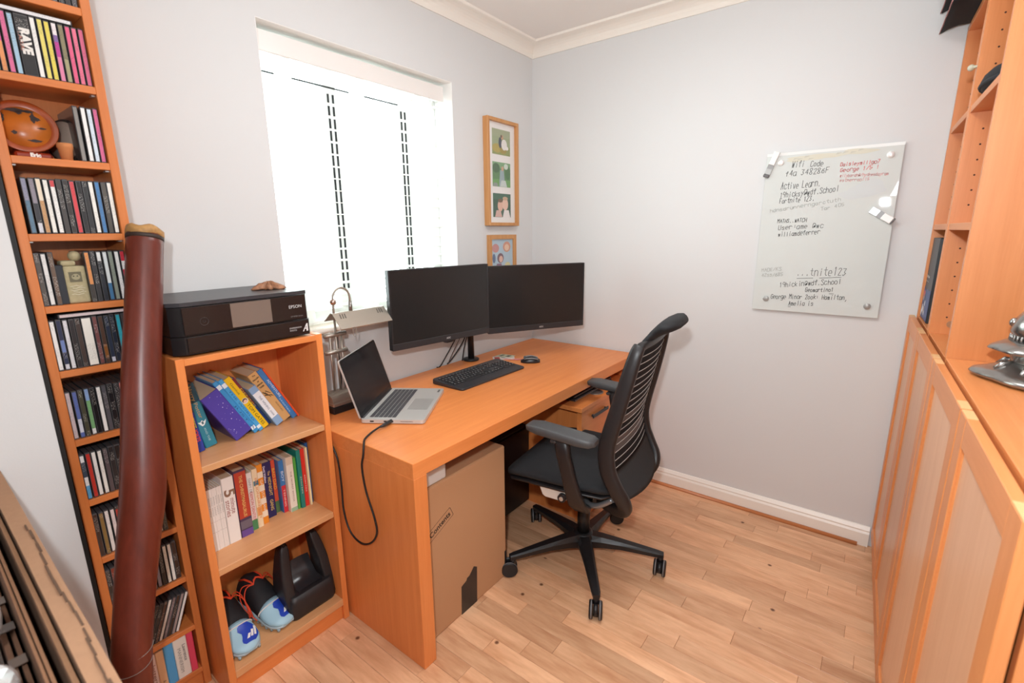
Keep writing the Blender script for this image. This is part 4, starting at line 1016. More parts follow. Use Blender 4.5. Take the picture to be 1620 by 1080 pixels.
# ------------------------------------------------------------------ monitors on a twin pole stand
STX, STY = -.645, -.052
sp = thing('monitor_stand', 'black desk pole stand with round foot carrying both monitors', 'monitor stand', (STX, STY, DT))
bm = BM(); lathe(bm, [(.001, .0003), (.042, .0003), (.043, .003), (.043, .007), (.040, .010), (.022, .011), (.001, .011)], (0, 0, 0), 32); part('foot', bm, BLACK, sp)
bm = BM(); cyl(bm, (0, 0, .010), (0, 0, .42), .0165, seg=20); part('pole', bm, BLACK, sp)
def monitor(label, pL, pR, ztop, H):
    a = Vector((pL[0], pL[1], 0)); b = Vector((pR[0], pR[1], 0)); d = (b - a); wd = d.length
    ang = math.atan2(d.y, d.x); z0 = ztop - H
    t = thing('monitor', label, 'monitor', (a.x, a.y, z0), rotz=ang, group='pair of black monitors')
    bm = BM(); prism(bm, [(x_ + wd / 2, y_ + H / 2) for x_, y_ in rrect(wd, H, .004, 3)], -.0, .022, XF((0, .022, 0), (1, 0, 0), (0, 0, 1)))
    part('housing', bm, plain('#1c1b1d', .42), t)
    bm = BM(); box(bm, .05, wd - .05, .022, .045, .05, H - .05, .012); part('rear_cover', bm, BLACK, t)
    bm = BM()
    box(bm, .0, wd, -.0035, .0, 0, .0285, .0015); part('chin', bm, plain('#2f2e30', .4), t)
    bm = BM()
    e = .0065
    box(bm, 0, e, -.003, 0, .0285, H, .001); box(bm, wd - e, wd, -.003, 0, .0285, H, .001); box(bm, e, wd - e, -.003, 0, H - e, H, .001)
    part('bezel', bm, plain('#29282a', .42), t)
    bm = BM(); box(bm, e, wd - e, -.0012, .0, .0285, H - e); part('screen', bm, plain('#232222', .30), t)
    text('lettering', 'AOC', .010, XF((wd / 2 + .02, -.0038, .014), (1, 0, 0), (0, 0, 1)), plain('#a7a5a3', .4), t, fit=.024, bold=.0006)
    return t, wd, ang
mL, wL, aL = monitor('black monitor nearer the laptop, left of the pair on the pole stand', (-1.240, -.157), (-.711, -.236), 1.2465, .335)
bm = BM(); rows = [(-.034, .0005), (-.026, -.006), (-.012, -.009), (.012, -.009), (.026, -.006), (.034, .0005)]
prism(bm, [(x_ + wL / 2 + .025, y_) for x_, y_ in rows], 0, .012, XF((0, .010, 0), (1, 0, 0), (0, 0, 1))); part('sensor_lip', bm, BLACK, mL)
mR, wR, aR = monitor('black monitor nearer the room corner, right of the pair on the pole stand', (-.690, -.213), (-.216, -.484), 1.232, .335)
# arms (parts of the stand)
def arm(px, py, pz):
    bm = BM()
    e = Vector((px, py, pz)) - Vector((STX, STY, DT)); e.z = pz - DT
    k = Vector((e.x * .5 - .0, e.y * .5 + .02, e.z))
    tube(bm, [(0, 0, e.z), k, e], .014, 12); cyl(bm, (0, 0, e.z - .022), (0, 0, e.z + .022), .024, seg=18)
    part('arm', bm, BLACK, sp)
arm(-.960, -.138, 1.07); arm(-.465, -.285, 1.05)
for nm, pts, r_ in (('behind the left monitor, hanging furthest left', [(-.76, -.10, .95), (-.765, -.06, .87), (-.80, -.030, .79), (-.840, -.018, .7345), (-.862, -.0165, .7335)], .0030),
    ('hanging beside the monitor pole with a kink', [(-.70, -.10, .95), (-.712, -.07, .86), (-.732, -.042, .80), (-.765, -.026, .756), (-.792, -.020, .7345)], .0034),
    ('hanging thin and brown between the two thicker ones', [(-.725, -.10, .95), (-.74, -.06, .86), (-.765, -.035, .79), (-.79, -.022, .7335)], .0020),
    ('hanging closest to the monitor pole', [(-.675, -.09, .95), (-.684, -.06, .86), (-.690, -.045, .80), (-.695, -.035, .7338)], .0030)):
    bm = BM(); o3 = Vector(pts[-1]); tube(bm, [q - o3 for q in cat([Vector(q) for q in pts], 5)], r_, 8)
    single('monitor_cable', bm, plain('#4a3b36' if r_ < .0025 else '#1a1a1c', .5), ('thin brownish' if r_ < .0025 else 'black') + ' cable ' + nm, 'cable', o3, group='monitor cables')

# ------------------------------------------------------------------ keyboard, mouse, papers
kL, kN, kR, kF = Vector((-1.0335, -.183)), Vector((-1.097, -.376)), Vector((-.633, -.384)), Vector((-.568, -.193))
kc = (kL + kN + kR + kF) / 4; ka = math.atan2((kR - kN).y, (kR - kN).x) * .5 + math.atan2((kF - kL).y, (kF - kL).x) * .5
kb = thing('keyboard', 'black full-size keyboard with curved front edge on the desk', 'keyboard', (kc.x, kc.y, DT), rotz=ka)
KW, KD = .456, .186
bm = BM()
def outline(s):
    pts = []
    for x_, y_ in rrect(KW * s, KD * s, .014, 4):
        if y_ < 0: y_ -= .010 * (1 - (x_ / (KW / 2)) ** 2); x_ *= .985
        pts.append((x_, y_))
    return pts
def slope(y_): return .0095 + .070 * (y_ + .09)
rows = [[(x_, y_, .0004) for x_, y_ in outline(.985)], [(x_, y_, .004) for x_, y_ in outline(1.0)], [(x_, y_, slope(y_) - .002) for x_, y_ in outline(1.0)], [(x_, y_, slope(y_)) for x_, y_ in outline(.99)]]
loft(bm, rows, closed=True, capends=True, smooth=False); part('case', bm, plain('#303135', .36), kb)
KK = plain('#242528', .4)
def krow(y, n_cells, x0, x1, ws=None, h=.0155):
    u = (x1 - x0) / sum(ws or [1] * n_cells); x = x0
    for wv in (ws or [1] * n_cells):
        bm = BM(); zz = slope(y) - .001
        Mk = Matrix.Translation((x + wv * u / 2, y, zz)) @ Matrix.Rotation(.05, 4, 'X')
        ww = wv * u / 2 - .0011
        vs = []
        loft(bm, [[Mk @ Vector((a, b_, 0)) for a, b_ in rrect(2 * ww, h, .0015, 2)], [Mk @ Vector((a, b_, .0055)) for a, b_ in rrect(2 * ww - .004, h - .004, .0015, 2)]], closed=True, capends=True, smooth=False)
        k = part('key', bm, KK, kb)
        if wv < 1.9 and rnd.random() < .9:
            bm = BM(); flat(bm, [(-.0032, -.0010), (-.0010, -.0010), (-.0010, .0040), (-.0032, .0040)], Mk, 0, .0058)
            if rnd.random() < .6: flat(bm, [(-.0008, .0012), (.0012, .0012), (.0012, .0022), (-.0008, .0022)], Mk, 0, .0058)
            if rnd.random() < .5: flat(bm, [(-.0012, -.0012), (.0006, -.0012), (.0006, -.0004), (-.0012, -.0004)], Mk, 0, .0058)
            part('legend', bm, plain('#e6e6e4', .5), k)
        x += wv * u
xa, xb, xc, xd, xe, xf = -.214, .060, .066, .122, .130, .214
krow(.062, 13, xa, xb, [1] * 13, .012); krow(.062, 3, xc, xd, None, .012)
krow(.040, 14, xa, xb, [1] * 13 + [2]); krow(.022, 14, xa, xb, [1.5] + [1] * 12 + [1.5]); krow(.004, 13, xa, xb, [1.75] + [1] * 11 + [2.25]); krow(-.014, 12, xa, xb, [1.25] + [1] * 11 + [2.75]); krow(-.032, 8, xa, xb, [1.25, 1.25, 1.25, 6.25, 1.25, 1.25, 1.25, 1.25])
krow(.040, 3, xc, xd); krow(.022, 3, xc, xd); krow(-.014, 1, xc + .0187, xd - .0187); krow(-.032, 3, xc, xd)
for y_ in (.040, .022, .004, -.014): krow(y_, 4, xe, xf)
krow(-.032, 3, xe, xf, [2, 1, 1])
ms = thing('computer_mouse', 'small black computer mouse with grey edge beside the keyboard', 'mouse', (-.503, -.338, DT), rotz=math.radians(36))
bm = BM(); rows = []
for j in range(9):
    v = j / 8; y_ = -.050 + .1 * v
    hw = .030 * (1 - abs(2 * v - 1) ** 3.0 * .75) * (1 - .10 * math.sin(PI * v)); hz = .036 * (math.sin(PI * min(max(v, .06), .94)) ** .55) * (1.0 - .28 * v)
    rows.append([(hw * math.cos(a) * (1 if a not in () else 1), y_, .002 + hz * max(0, math.sin(a)) ** .8) for a in [PI * k / 12 for k in range(13)]] + [(-hw * .9, y_, .0004), (hw * .9, y_, .0004)])
loft(bm, rows, closed=True, capends=True); part('shell', bm, plain('#242628', .32), ms)
bm = BM()
for sgn in (-1, 1):
    tube(bm, [(sgn * .0262 * (1 - abs(2 * v - 1) ** 3 * .75), -.05 + .1 * v, .016 + .012 * math.sin(PI * v)) for v in [.12 + .7 * k / 8 for k in range(9)]], .0035, 6)
part('side_trim', bm, plain('#7d8082', .35), ms, 'grey side trim')
bm = BM(); cyl(bm, (-.004, .028, .026), (.004, .028, .026), .008, seg=14); part('scroll_wheel', bm, plain('#55585a', .5), ms)

def paper(pts, z, hexc, lab, prints, g='papers behind the keyboard'):
    bm = BM(); c = Vector((sum(p[0] for p in pts) / len(pts), sum(p[1] for p in pts) / len(pts), 0))
    prism(bm, [(p[0] - c.x, p[1] - c.y) for p in pts], 0, .0006)
    o = single('paper_slip', bm, plain(hexc, .6), lab, 'paper', (c.x, c.y, z), group=g)
    for q, hc in prints:
        bm = BM(); flat(bm, [(a - c.x, b_ - c.y) for a, b_ in q], Matrix.Identity(4), 0, .0008); part('print', bm, plain(hc, .6), o)
paper([(-.585, -.155), (-.530, -.105), (-.450, -.190), (-.505, -.240)], DT + .0004, '#ded6cf', 'white printed slip lying under the others behind the keyboard', [([(-.57, -.155), (-.535, -.12), (-.515, -.14), (-.55, -.175)], '#c24a44'), ([(-.52, -.16), (-.50, -.14), (-.485, -.155), (-.505, -.175)], '#8a7f78')])
paper([(-.520, -.110), (-.455, -.110), (-.440, -.195), (-.490, -.200)], DT + .0013, '#cfd3b8', 'pale green printed slip on top behind the keyboard', [([(-.505, -.125), (-.465, -.125), (-.46, -.14), (-.50, -.14)], '#5a5f50'), ([(-.49, -.16), (-.46, -.16), (-.455, -.18), (-.485, -.18)], '#4c4642')])
paper([(-.545, -.185), (-.515, -.195), (-.475, -.275), (-.515, -.262)], DT + .0022, '#d9837c', 'red and white slip nearest the mouse', [([(-.53, -.20), (-.515, -.205), (-.50, -.235), (-.515, -.23)], '#eee6e2')])

# ------------------------------------------------------------------ under the desk
bx = thing('cardboard_box', 'large sealed brown cardboard box with printed label under the desk', 'box', (-1.345, -.40, 0))
bx0, bx1, by0, by1, bzt = -1.560 + 1.345, -1.118 + 1.345, -.647 + .40, -.13 + .40, .577
bm = BM(); box(bm, bx0, bx1, by0, by1, .0005, bzt, .004, seg=2); part('walls', bm, plain('#bd8f68', .85, bump=.06, bscale=300, var=.04), bx)
bm = BM(); box(bm, bx0 + .003, bx1 - .003, by0 + .003, by0 + .262, bzt, bzt + .003, .001); part('flap', bm, plain('#b68a64', .85), bx)
bm = BM(); box(bm, bx0 + .003, bx1 - .003, by0 + .265, by1 - .003, bzt, bzt + .003, .001); part('flap', bm, plain('#b68a64', .85), bx)
TAPEB = plain('#2b2626', .35)
bm = BM(); M_ = XF((0, by0 - .0006, 0), (1, 0, 0), (0, 0, 1)); prism(bm, [(-.044, .0005), (.042, .0005), (.047, .150), (.030, .162), (.004, .138), (-.010, .136), (-.012, .128), (-.040, .118)], 0, .0006, M_); part('tape', bm, TAPEB, bx, 'black tape strip')
bm = BM(); box(bm, bx1 - .010, bx1 + .0007, by0 - .0007, by0 + .02, .0005, .115, 0); part('tape', bm, TAPEB, bx, 'black corner tape')
INK = plain('#3a2c25', .7)
# printed label: rounded outline tilted up to the right with the word inside
ML = XF((-.142, by0 - .0004, .418), (math.cos(math.radians(24)), 0, math.sin(math.radians(24))), (-math.sin(math.radians(24)), 0, math.cos(math.radians(24))))
bm = BM(); outer = rrect(.150, .040, .004, 3); inner = rrect(.1465, .0365, .003, 3)
a = [bm.verts.new(ML @ Vector((x_, y_, 0))) for x_, y_ in outer]; b_ = [bm.verts.new(ML @ Vector((x_, y_, 0))) for x_, y_ in inner]
for k in range(len(a)): bm.faces.new((a[k], a[(k + 1) % len(a)], b_[(k + 1) % len(a)], b_[k]))
part('label_outline', bm, INK, bx)
text('lettering', 'Contents', .03, ML @ Matrix.Translation((.012, 0, .0001)), INK, bx, fit=.105, bold=.0007)

pc = thing('computer_tower', 'black computer tower standing in shade under the desk', 'computer', (-.765, -.20, 0))
bm = BM(); box(bm, -.17, .165, -.19, .07, .008, .43, .006, seg=2); part('case', bm, plain('#18191c', .45), pc)
bm = BM(); box(bm, -.165, .160, -.202, -.191, .014, .424, .004); part('side_cover', bm, plain('#121316', .35), pc)
bm = BM()
for fx in (-.14, .14):
    for fy in (-.16, .04): cyl(bm, (fx, fy, .0004), (fx, fy, .009), .012, seg=10)
part('foot', bm, BLACK, pc)
ps = thing('power_block', 'white power block lying on the cardboard box beside the desk leg', 'power adapter', (-1.487, -.60, .5803))
bm = BM(); box(bm, -.045, .055, -.043, .03, .0004, .052, .006, seg=2); part('body', bm, plain('#cfc8c2', .4), ps)
bm = BM(); box(bm, -.070, -.045, -.040, .02, .0006, .036, .005, seg=2); part('plug', bm, plain('#d8d2cc', .4), ps)
# things lying on the pulled-out panel
dk = thing('docking_station', 'slim dark notebook resting on the pulled-out panel under the desktop', 'notebook computer', (-.415, -.512, .6103))
bm = BM(); box(bm, -.19, .20, -.155, .12, .0004, .012, .003); part('lower_half', bm, plain('#2c2a2c', .4), dk)
bm = BM(); box(bm, -.19, .20, -.150, .12, .016, .026, .003); part('lid', bm, plain('#3a3638', .35), dk)
bm = BM(); box(bm, -.17, .18, -.13, .10, .012, .016); part('hinge_strip', bm, plain('#151416', .4), dk)
bm = BM(); box(bm, -.19, .20, -.1565, -.155, .004, .009, 0); part('edge_trim', bm, plain('#9a8f8c', .3, .7), dk)

# ------------------------------------------------------------------ office chair
ch = thing('office_chair', 'black mesh-back swivel office chair with armrests at the desk', 'chair', (-.835, -.85, 0), rotz=math.radians(7))
CP = plain('#1c1b1d', .40); CPB = plain('#221f20', .40); CFAB = plain('#1c1d20', .85, bump=.35, bscale=900); CMESH = plain('#2b2728', .75, bump=.5, bscale=700)
bm = BM(); lathe(bm, [(.036, .062), (.046, .075), (.048, .118), (.040, .132), (.030, .136)], (0, 0, 0), 24); part('base_hub', bm, CP, ch)
casang = [217.5 + 72 * k - 7 for k in range(5)]
wheel_dir = [206, 195, 300, 40, 130]   # direction each caster rolls, in world degrees
for k, a in enumerate(casang):
    a = math.radians(a); e = Vector((math.cos(a), math.sin(a), 0)); s = Vector((-math.sin(a), math.cos(a), 0))
    bm = BM(); rows = []
    for (r_, hw, zt, zb) in ((.030, .030, .130, .070), (.08, .029, .127, .080), (.16, .024, .118, .084), (.25, .020, .106, .080), (.315, .017, .097, .076), (.334, .013, .094, .074)):
        c = e * r_
        rows.append([c + s * (-hw * .62) + Vector((0, 0, zt)), c + s * (hw * .62) + Vector((0, 0, zt)), c + s * hw + Vector((0, 0, (zt + zb) / 2 + .006)), c + s * (hw * .8) + Vector((0, 0, zb)), c + s * (-hw * .8) + Vector((0, 0, zb)), c + s * (-hw) + Vector((0, 0, (zt + zb) / 2 + .006))])
    loft(bm, rows, closed=True, capends=True, smooth=False); part('leg', bm, CP, ch)
    bm = BM(); tip = e * .322; cyl(bm, tip + Vector((0, 0, .050)), tip + Vector((0, 0, .080)), .012, seg=12)
    wd_ = math.radians(wheel_dir[k] - 7); f = Vector((math.cos(wd_), math.sin(wd_), 0)); ax = Vector((-f.y, f.x, 0))
    cc = tip + f * .014 + Vector((0, 0, .0334))
    cyl(bm, cc - ax * .009, cc + ax * .009, .023, seg=18)
    box(bm, -.010, .012, -.009, .009, .030, .055, .002, M=XF(tip, f, ax))
    cs = part('caster', bm, CPB, ch)
    for sg in (-1, 1):
        bm = BM(); c0 = cc + ax * sg * .0105; c1 = cc + ax * sg * .0245
        tube(bm, [c0, c0 + ax * sg * .002, c1 - ax * sg * .003, c1], [.030, .0330, .0330, .0295], 24)
        tube(bm, [c0 + ax * sg * .0035, c0 + ax * sg * .0075], [.0333, .0333], 24, mi=1)
        part('wheel', bm, [plain('#1d1d1f', .45), plain('#7d7d7e', .5)], cs)
bm = BM(); cyl(bm, (0, 0, .05), (0, 0, .135), .017, seg=14); cyl(bm, (0, 0, .13), (0, 0, .25), .0265, seg=18); cyl(bm, (0, 0, .25), (0, 0, .36), .017, seg=14); part('gas_column', bm, plain('#1a1a1b', .3), ch)
bm = BM(); rows = []
for (y_, hw, zb, zt) in ((-.15, .055, .335, .385), (-.08, .075, .315, .40), (.02, .080, .315, .41), (.10, .070, .345, .415), (.15, .05, .375, .415)):
    rows.append([(x_, y_, (zt + zb) / 2 + z_) for x_, z_ in rrect(2 * hw, zt - zb, .015, 3)])
loft(bm, rows, closed=True, capends=True); part('tilt_mechanism', bm, CPB, ch)
# seat
bm = BM(); rows = []
SEATZ = .490
def seat_sec(y_, hw, zt, zb):
    row = []
    for k in range(24):
        a = 2 * PI * k / 24
        x_ = hw * math.copysign(abs(math.cos(a)) ** .45, math.cos(a)); q = math.sin(a)
        z_ = (zt + zb) / 2 + (zt - zb) / 2 * math.copysign(abs(q) ** .6, q)
        if q > 0: z_ -= .010 * (1 - (x_ / max(hw, .01)) ** 2) * (1 if -.18 < y_ < .18 else .3)
        row.append((x_, y_, z_))
    return row
for (y_, hw, zt, zb) in ((-.215, .150, .480, .458), (-.20, .205, .492, .452), (-.15, .232, .497, .450), (-.05, .246, .499, .450), (.06, .252, .500, .452), (.15, .252, .499, .450), (.20, .246, .493, .444), (.235, .232, .480, .436), (.252, .205, .464, .434), (.258, .17, .450, .436)):
    rows.append(seat_sec(y_, hw, zt, zb))
loft(bm, rows, closed=True, capends=True); part('seat', bm, CFAB, ch, 'black fabric seat cushion')
bm = BM(); rows = []
for (y_, hw, zt, zb) in ((-.21, .16, .456, .438), (-.15, .225, .453, .432), (.0, .240, .453, .430), (.15, .246, .453, .432), (.22, .236, .443, .424), (.250, .20, .434, .420)):
    rows.append(seat_sec(y_, hw, zt, zb))
loft(bm, rows, closed=True, capends=True); part('seat_pan', bm, CPB, ch)
LTG = plain('#d9d2c8', .45)
bm = BM()
prism(bm, [(-.030, .436), (.112, .436), (.112, .429), (.098, .426), (.086, .396), (.074, .389), (.0, .389), (-.015, .398), (-.022, .426), (-.030, .429)], -.222, -.214, XF((0, 0, 0), (0, 1, 0), (0, 0, 1)))
part('side_bracket', bm, LTG, ch, 'pale metal bracket under the seat')
bm = BM(); cyl(bm, (-.236, .000, .408), (-.200, .000, .408), .017, seg=16); part('pivot', bm, CPB, ch)
bm = BM(); cyl(bm, (-.240, .000, .408), (-.236, .000, .408), .0085, seg=14); part('pivot_bolt', bm, plain('#cfcac2', .3, .6), ch, 'pale bolt')
# back frame: two S-shaped stiles, top and bottom rails and the hooks that run under the seat
PF_ = [(-.250, 1.012), (-.243, .985), (-.226, .91), (-.200, .80), (-.176, .70), (-.166, .63), (-.176, .56), (-.203, .50), (-.228, .455), (-.232, .415), (-.205, .382), (-.155, .366), (-.10, .362)]
HWs = [.176, .192, .205, .216, .224, .228, .230, .226, .216, .196, .165, .125, .085]
bm = BM()
for sg in (-1, 1):
    pts = cat([Vector((sg * h, f_, z_)) for (f_, z_), h in zip(PF_, HWs)], 4)
    rows = []
    n = len(pts)
    for i, p in enumerate(pts):
        t_ = (pts[min(i + 1, n - 1)] - pts[max(i - 1, 0)]).normalized()
        X = Vector((1, 0, 0)); Y = t_.cross(X).normalized(); X = Y.cross(t_).normalized()
        u = i / (n - 1); dpt = .020 + .010 * math.sin(PI * min(1, u * 1.1)); wdt = .017 + .002 * u
        if u > .72: dpt += .010 * (u - .72) / .28
        rows.append([p + X * (wdt * math.copysign(abs(math.cos(a)) ** .7, math.cos(a))) + Y * (dpt * math.copysign(abs(math.sin(a)) ** .7, math.sin(a))) for a in [2 * PI * k / 14 for k in range(14)]])
    loft(bm, rows, closed=True, capends=True)
part('back_frame', bm, CPB, ch)
bm = BM(); rows = []
for k in range(13):
    s_ = -.190 + .380 * k / 12; sag = .016 * (1 - (s_ / .19) ** 2)
    e_ = max(0, abs(s_) - .15) / .04
    rows.append([(s_, -.247 - sag + q[0], 1.010 - .022 * e_ ** 2 + q[1]) for q in rrect(.030, .026, .010, 3)])
loft(bm, rows, closed=True, capends=True); part('top_rail', bm, CPB, ch)
def prof_at(z):
    for (f0, z0), (f1, z1_), h0, h1 in zip(PF_, PF_[1:], HWs, HWs[1:]):
        if z1_ <= z <= z0:
            u = (z0 - z) / (z0 - z1_); return f0 + (f1 - f0) * u, h0 + (h1 - h0) * u
    return PF_[-1][0], HWs[-1]
bm = BM(); rows = []
for k in range(27):
    z_ = 1.0 - (1.0 - .545) * k / 26; f_, h_ = prof_at(z_); h_ -= .008
    rows.append([(h_ * (-1 + 2 * j / 14), f_ - .004 - .020 * (1 - (-1 + 2 * j / 14) ** 2), z_) for j in range(15)])
R_ = loft(bm, rows); bmesh.ops.solidify(bm, geom=bm.faces[:], thickness=.003); part('back_mesh', bm, CMESH, ch, 'dark mesh back panel')
bm = BM(); rows = []
for k in range(9):
    z_ = .548 - .098 * k / 8; f_, h_ = prof_at(z_); h_ -= .006
    rows.append([(h_ * (-1 + 2 * j / 14), f_ - .006 - (.020 + .018 * k / 8) * (1 - (-1 + 2 * j / 14) ** 2), z_ - .012 * (k / 8) * (1 - (-1 + 2 * j / 14) ** 2)) for j in range(15)])
loft(bm, rows); bmesh.ops.solidify(bm, geom=bm.faces[:], thickness=.006); part('lower_back_panel', bm, plain('#4b4c4e', .8, bump=.3, bscale=900), ch, 'grey-black fabric band at the foot of the back')
WIRE = plain('#c4beb9', .4)
for k in range(16):
    z_ = .972 - .0275 * k; f_, h_ = prof_at(z_); h_ -= .014
    bm = BM(); tube(bm, [(h_ * (-1 + 2 * j / 12), f_ - .0085 - .020 * (1 - (-1 + 2 * j / 12) ** 2), z_) for j in range(13)], .0013, 6); part('back_wire', bm, WIRE, ch)
# wide bands behind the wires
for z_ in (.735, .655, .625):
    bm = BM(); rows = []
    for zz in (z_ + .012, z_ - .012):
        f_, h_ = prof_at(zz); h_ -= .05
        rows.append([(h_ * (-1 + 2 * j / 8), f_ - .0062 - .020 * (1 - ((h_ / (h_ + .05)) * (-1 + 2 * j / 8)) ** 2), zz) for j in range(9)])
    loft(bm, rows); part('lumbar_band', bm, plain('#57504f', .7), ch)
# head cushion curving up and back from the top rail
bm = BM(); rows = []
for (f_, z_, h_, th) in ((-.238, .995, .180, .012), (-.248, 1.016, .150, .014), (-.262, 1.034, .108, .018), (-.280, 1.050, .102, .022), (-.300, 1.064, .126, .026), (-.320, 1.074, .138, .026), (-.338, 1.080, .124, .022), (-.350, 1.083, .085, .014), (-.354, 1.084, .04, .005)):
    rows.append([(h_ * math.copysign(abs(math.cos(a)) ** .6, math.cos(a)), f_ - .018 * (1 - math.cos(a) ** 2 * 1.0) * .3 + th * .5 * math.sin(a), z_ + th * .8 * math.sin(a)) for a in [2 * PI * k / 18 for k in range(18)]])
loft(bm, rows, closed=True, capends=True); part('headrest', bm, plain('#1d1d20', .8, bump=.3, bscale=900), ch)
# arms
for sg in (-1, 1):
    bm = BM(); rows = []
    for (y_, hw, zt, zb) in ((.110, .016, .712, .704), (.100, .030, .719, .697), (.06, .037, .722, .690), (-.02, .038, .716, .684), (-.09, .038, .710, .678), (-.135, .034, .706, .678), (-.155, .020, .702, .684)):
        row = []
        for k in range(16):
            a = 2 * PI * k / 16
            row.append((sg * .297 + hw * math.copysign(abs(math.cos(a)) ** .3, math.cos(a)), y_, (zt + zb) / 2 + (zt - zb) / 2 * math.copysign(abs(math.sin(a)) ** .3, math.sin(a))))
        rows.append(row)
    loft(bm, rows, closed=True, capends=True); part('armrest_pad', bm, plain('#464647', .45, bump=.15, bscale=600), ch, 'grey-black armrest pad')
    bm = BM(); rows = []
    for (x_, y_, z_, hy, hx) in ((.292, -.022, .690, .030, .020), (.290, -.030, .62, .027, .017), (.288, -.050, .54, .028, .014), (.280, -.066, .47, .031, .013), (.262, -.074, .42, .034, .013), (.215, -.074, .378, .034, .014), (.16, -.062, .352, .030, .016), (.07, -.04, .345, .026, .018)):
        dirz = Vector((0, 0, 1)) if z_ > .46 else Vector((1, 0, .8)).normalized()
        nx = Vector((0, 1, 0)); ny = dirz.cross(nx)
        rows.append([Vector((x_, y_, z_)) + nx * px_ + ny * py_ for px_, py_ in rrect(2 * hy, 2 * hx, hx * .8, 3)])
    for r_ in rows:
        for v in r_: v.x *= sg
    loft(bm, rows, closed=True, capends=True); po = part('arm_post', bm, CPB, ch)
    bm = BM(); box(bm, sg * .292 - .026, sg * .292 + .026, -.010, .012, .664, .678, .004); part('release_button', bm, plain('#3d3a3a', .5), po)
bm = BM(); tube(bm, cat([Vector(q) for q in ((-.12, -.05, .365), (-.165, -.085, .372), (-.178, -.13, .388), (-.176, -.18, .425))], 4), .011, 10); part('back_bracket', bm, plain('#8d8f92', .35, .6), ch, 'grey metal back bracket')

# ------------------------------------------------------------------ glass writing board
wb = thing('glass_board', 'frosted glass writing board with handwritten notes on the back wall', 'board', (0, -1.270, 1.029))
ML = XF((0, 0, 0), (0, -1, 0), (0, 0, 1))     # x: to the right along the wall, y: up, z: into the room
GW, GH = .474, .685
gm = plain('#d3d8d5', .02, spec=.3)
bm = BM(); box(bm, 0, GW, 0, GH, .010, .0145, .0006, M=ML); part('glass_sheet', bm, gm, wb)
bm = BM(); box(bm, .0, GW, GH - .012, GH - .0004, .0146, .0148, 0, M=ML); part('top_edge', bm, plain('#e9ecea', .2), wb)
bm = BM()
def blob(u, v, ru, rv, mi, s=0):
    pts = [(u + ru * math.cos(a) * (1 + .2 * math.sin(3 * a + s)), v + rv * math.sin(a) * (1 + .2 * math.cos(2 * a + s))) for a in [2 * PI * k / 18 for k in range(18)]]
    flat(bm, pts, ML, mi, .0149 + .00002 * (s % 5))
for k, (u, v, ru, rv, mi) in enumerate(((.16, .655, .075, .012, 0), (.22, .658, .07, .010, 0), (.33, .664, .06, .010, 0), (.11, .652, .03, .009, 0), (.38, .52, .06, .030, 1), (.34, .50, .05, .022, 1))): blob(u, v, ru, rv, mi, k)
part('smudge', bm, [plain('#d6d4c4', .03, spec=.3), plain('#d1d6d6', .03, spec=.3)], wb)['kind'] = 'stuff'
bm = BM()
for (u, v) in ((.110, .655), (.125, .652), (.150, .660), (.165, .650), (.262, .662), (.285, .664), (.31, .662), (.335, .668)):
    flat(bm, [(u - .008, v - .004), (u + .010, v + .001), (u + .014, v + .003), (u - .004, v + .004)], ML, 0, .0152)
part('wiped_ink', bm, plain('#c3c2b4', .3), wb)
GL = dict(a='46160503123244 4642', b='0802 0516364543321203', c='4536160503123243', d='4842 4536160503123243', e='044445361605031232', f='473827 2722 0646', g='46160503123244 4641301000', h='0802 0516364542', i='2622 2728', j='2621 1000', k='0802 4604 1442', l='2822', m='0602 05162522 25364542', n='0602 0516364542', o='160503123243453616', p='0600 0516364543321203', r='0602 05163645', s='453616053443321203', t='28233242 0646', u='060312324346 4642', v='062246', w='0612263246', x='0642 4602', y='0624 4600', z='06460242',
 A='022848 4842 1545'.replace('022848 4842', '022842'), C='4738180703123243', D='020828474332 3202', E='48080242 0535', F='480802 0535', G='47381807031232434525', H='0802 4842 0545', K='0802 4805 1542', L='080242', M='0208254842', S='47381807163543321203', T='0848 2822', U='080312324348', W='0812263248', B='0208384635 0535443302'.replace('0535443302', '053544433202'), Y='0825 4825 2522')
GL.update({'0': '180703123243473818', '1': '172822', '2': '0718384736020242'[:12] + '42', '3': '08482544331203', '4': '380444 3832', '5': '4808053544331203', '6': '47160303123243351504'[:20], '7': '084812', '8': '2507183847250312324325', '9': '453515061838474532', '@': '352413233545 4534333443473818070312', '.': '2223', '!': '2824 2322', '?': '071838472524 2322', '/': '0248', ':': '2425 2627', '-': '1535', ',': '2210'})
INKS = [plain('#565857', .4), plain('#d4544f', .4), plain('#a9aca6', .4), plain('#df9c97', .4)]
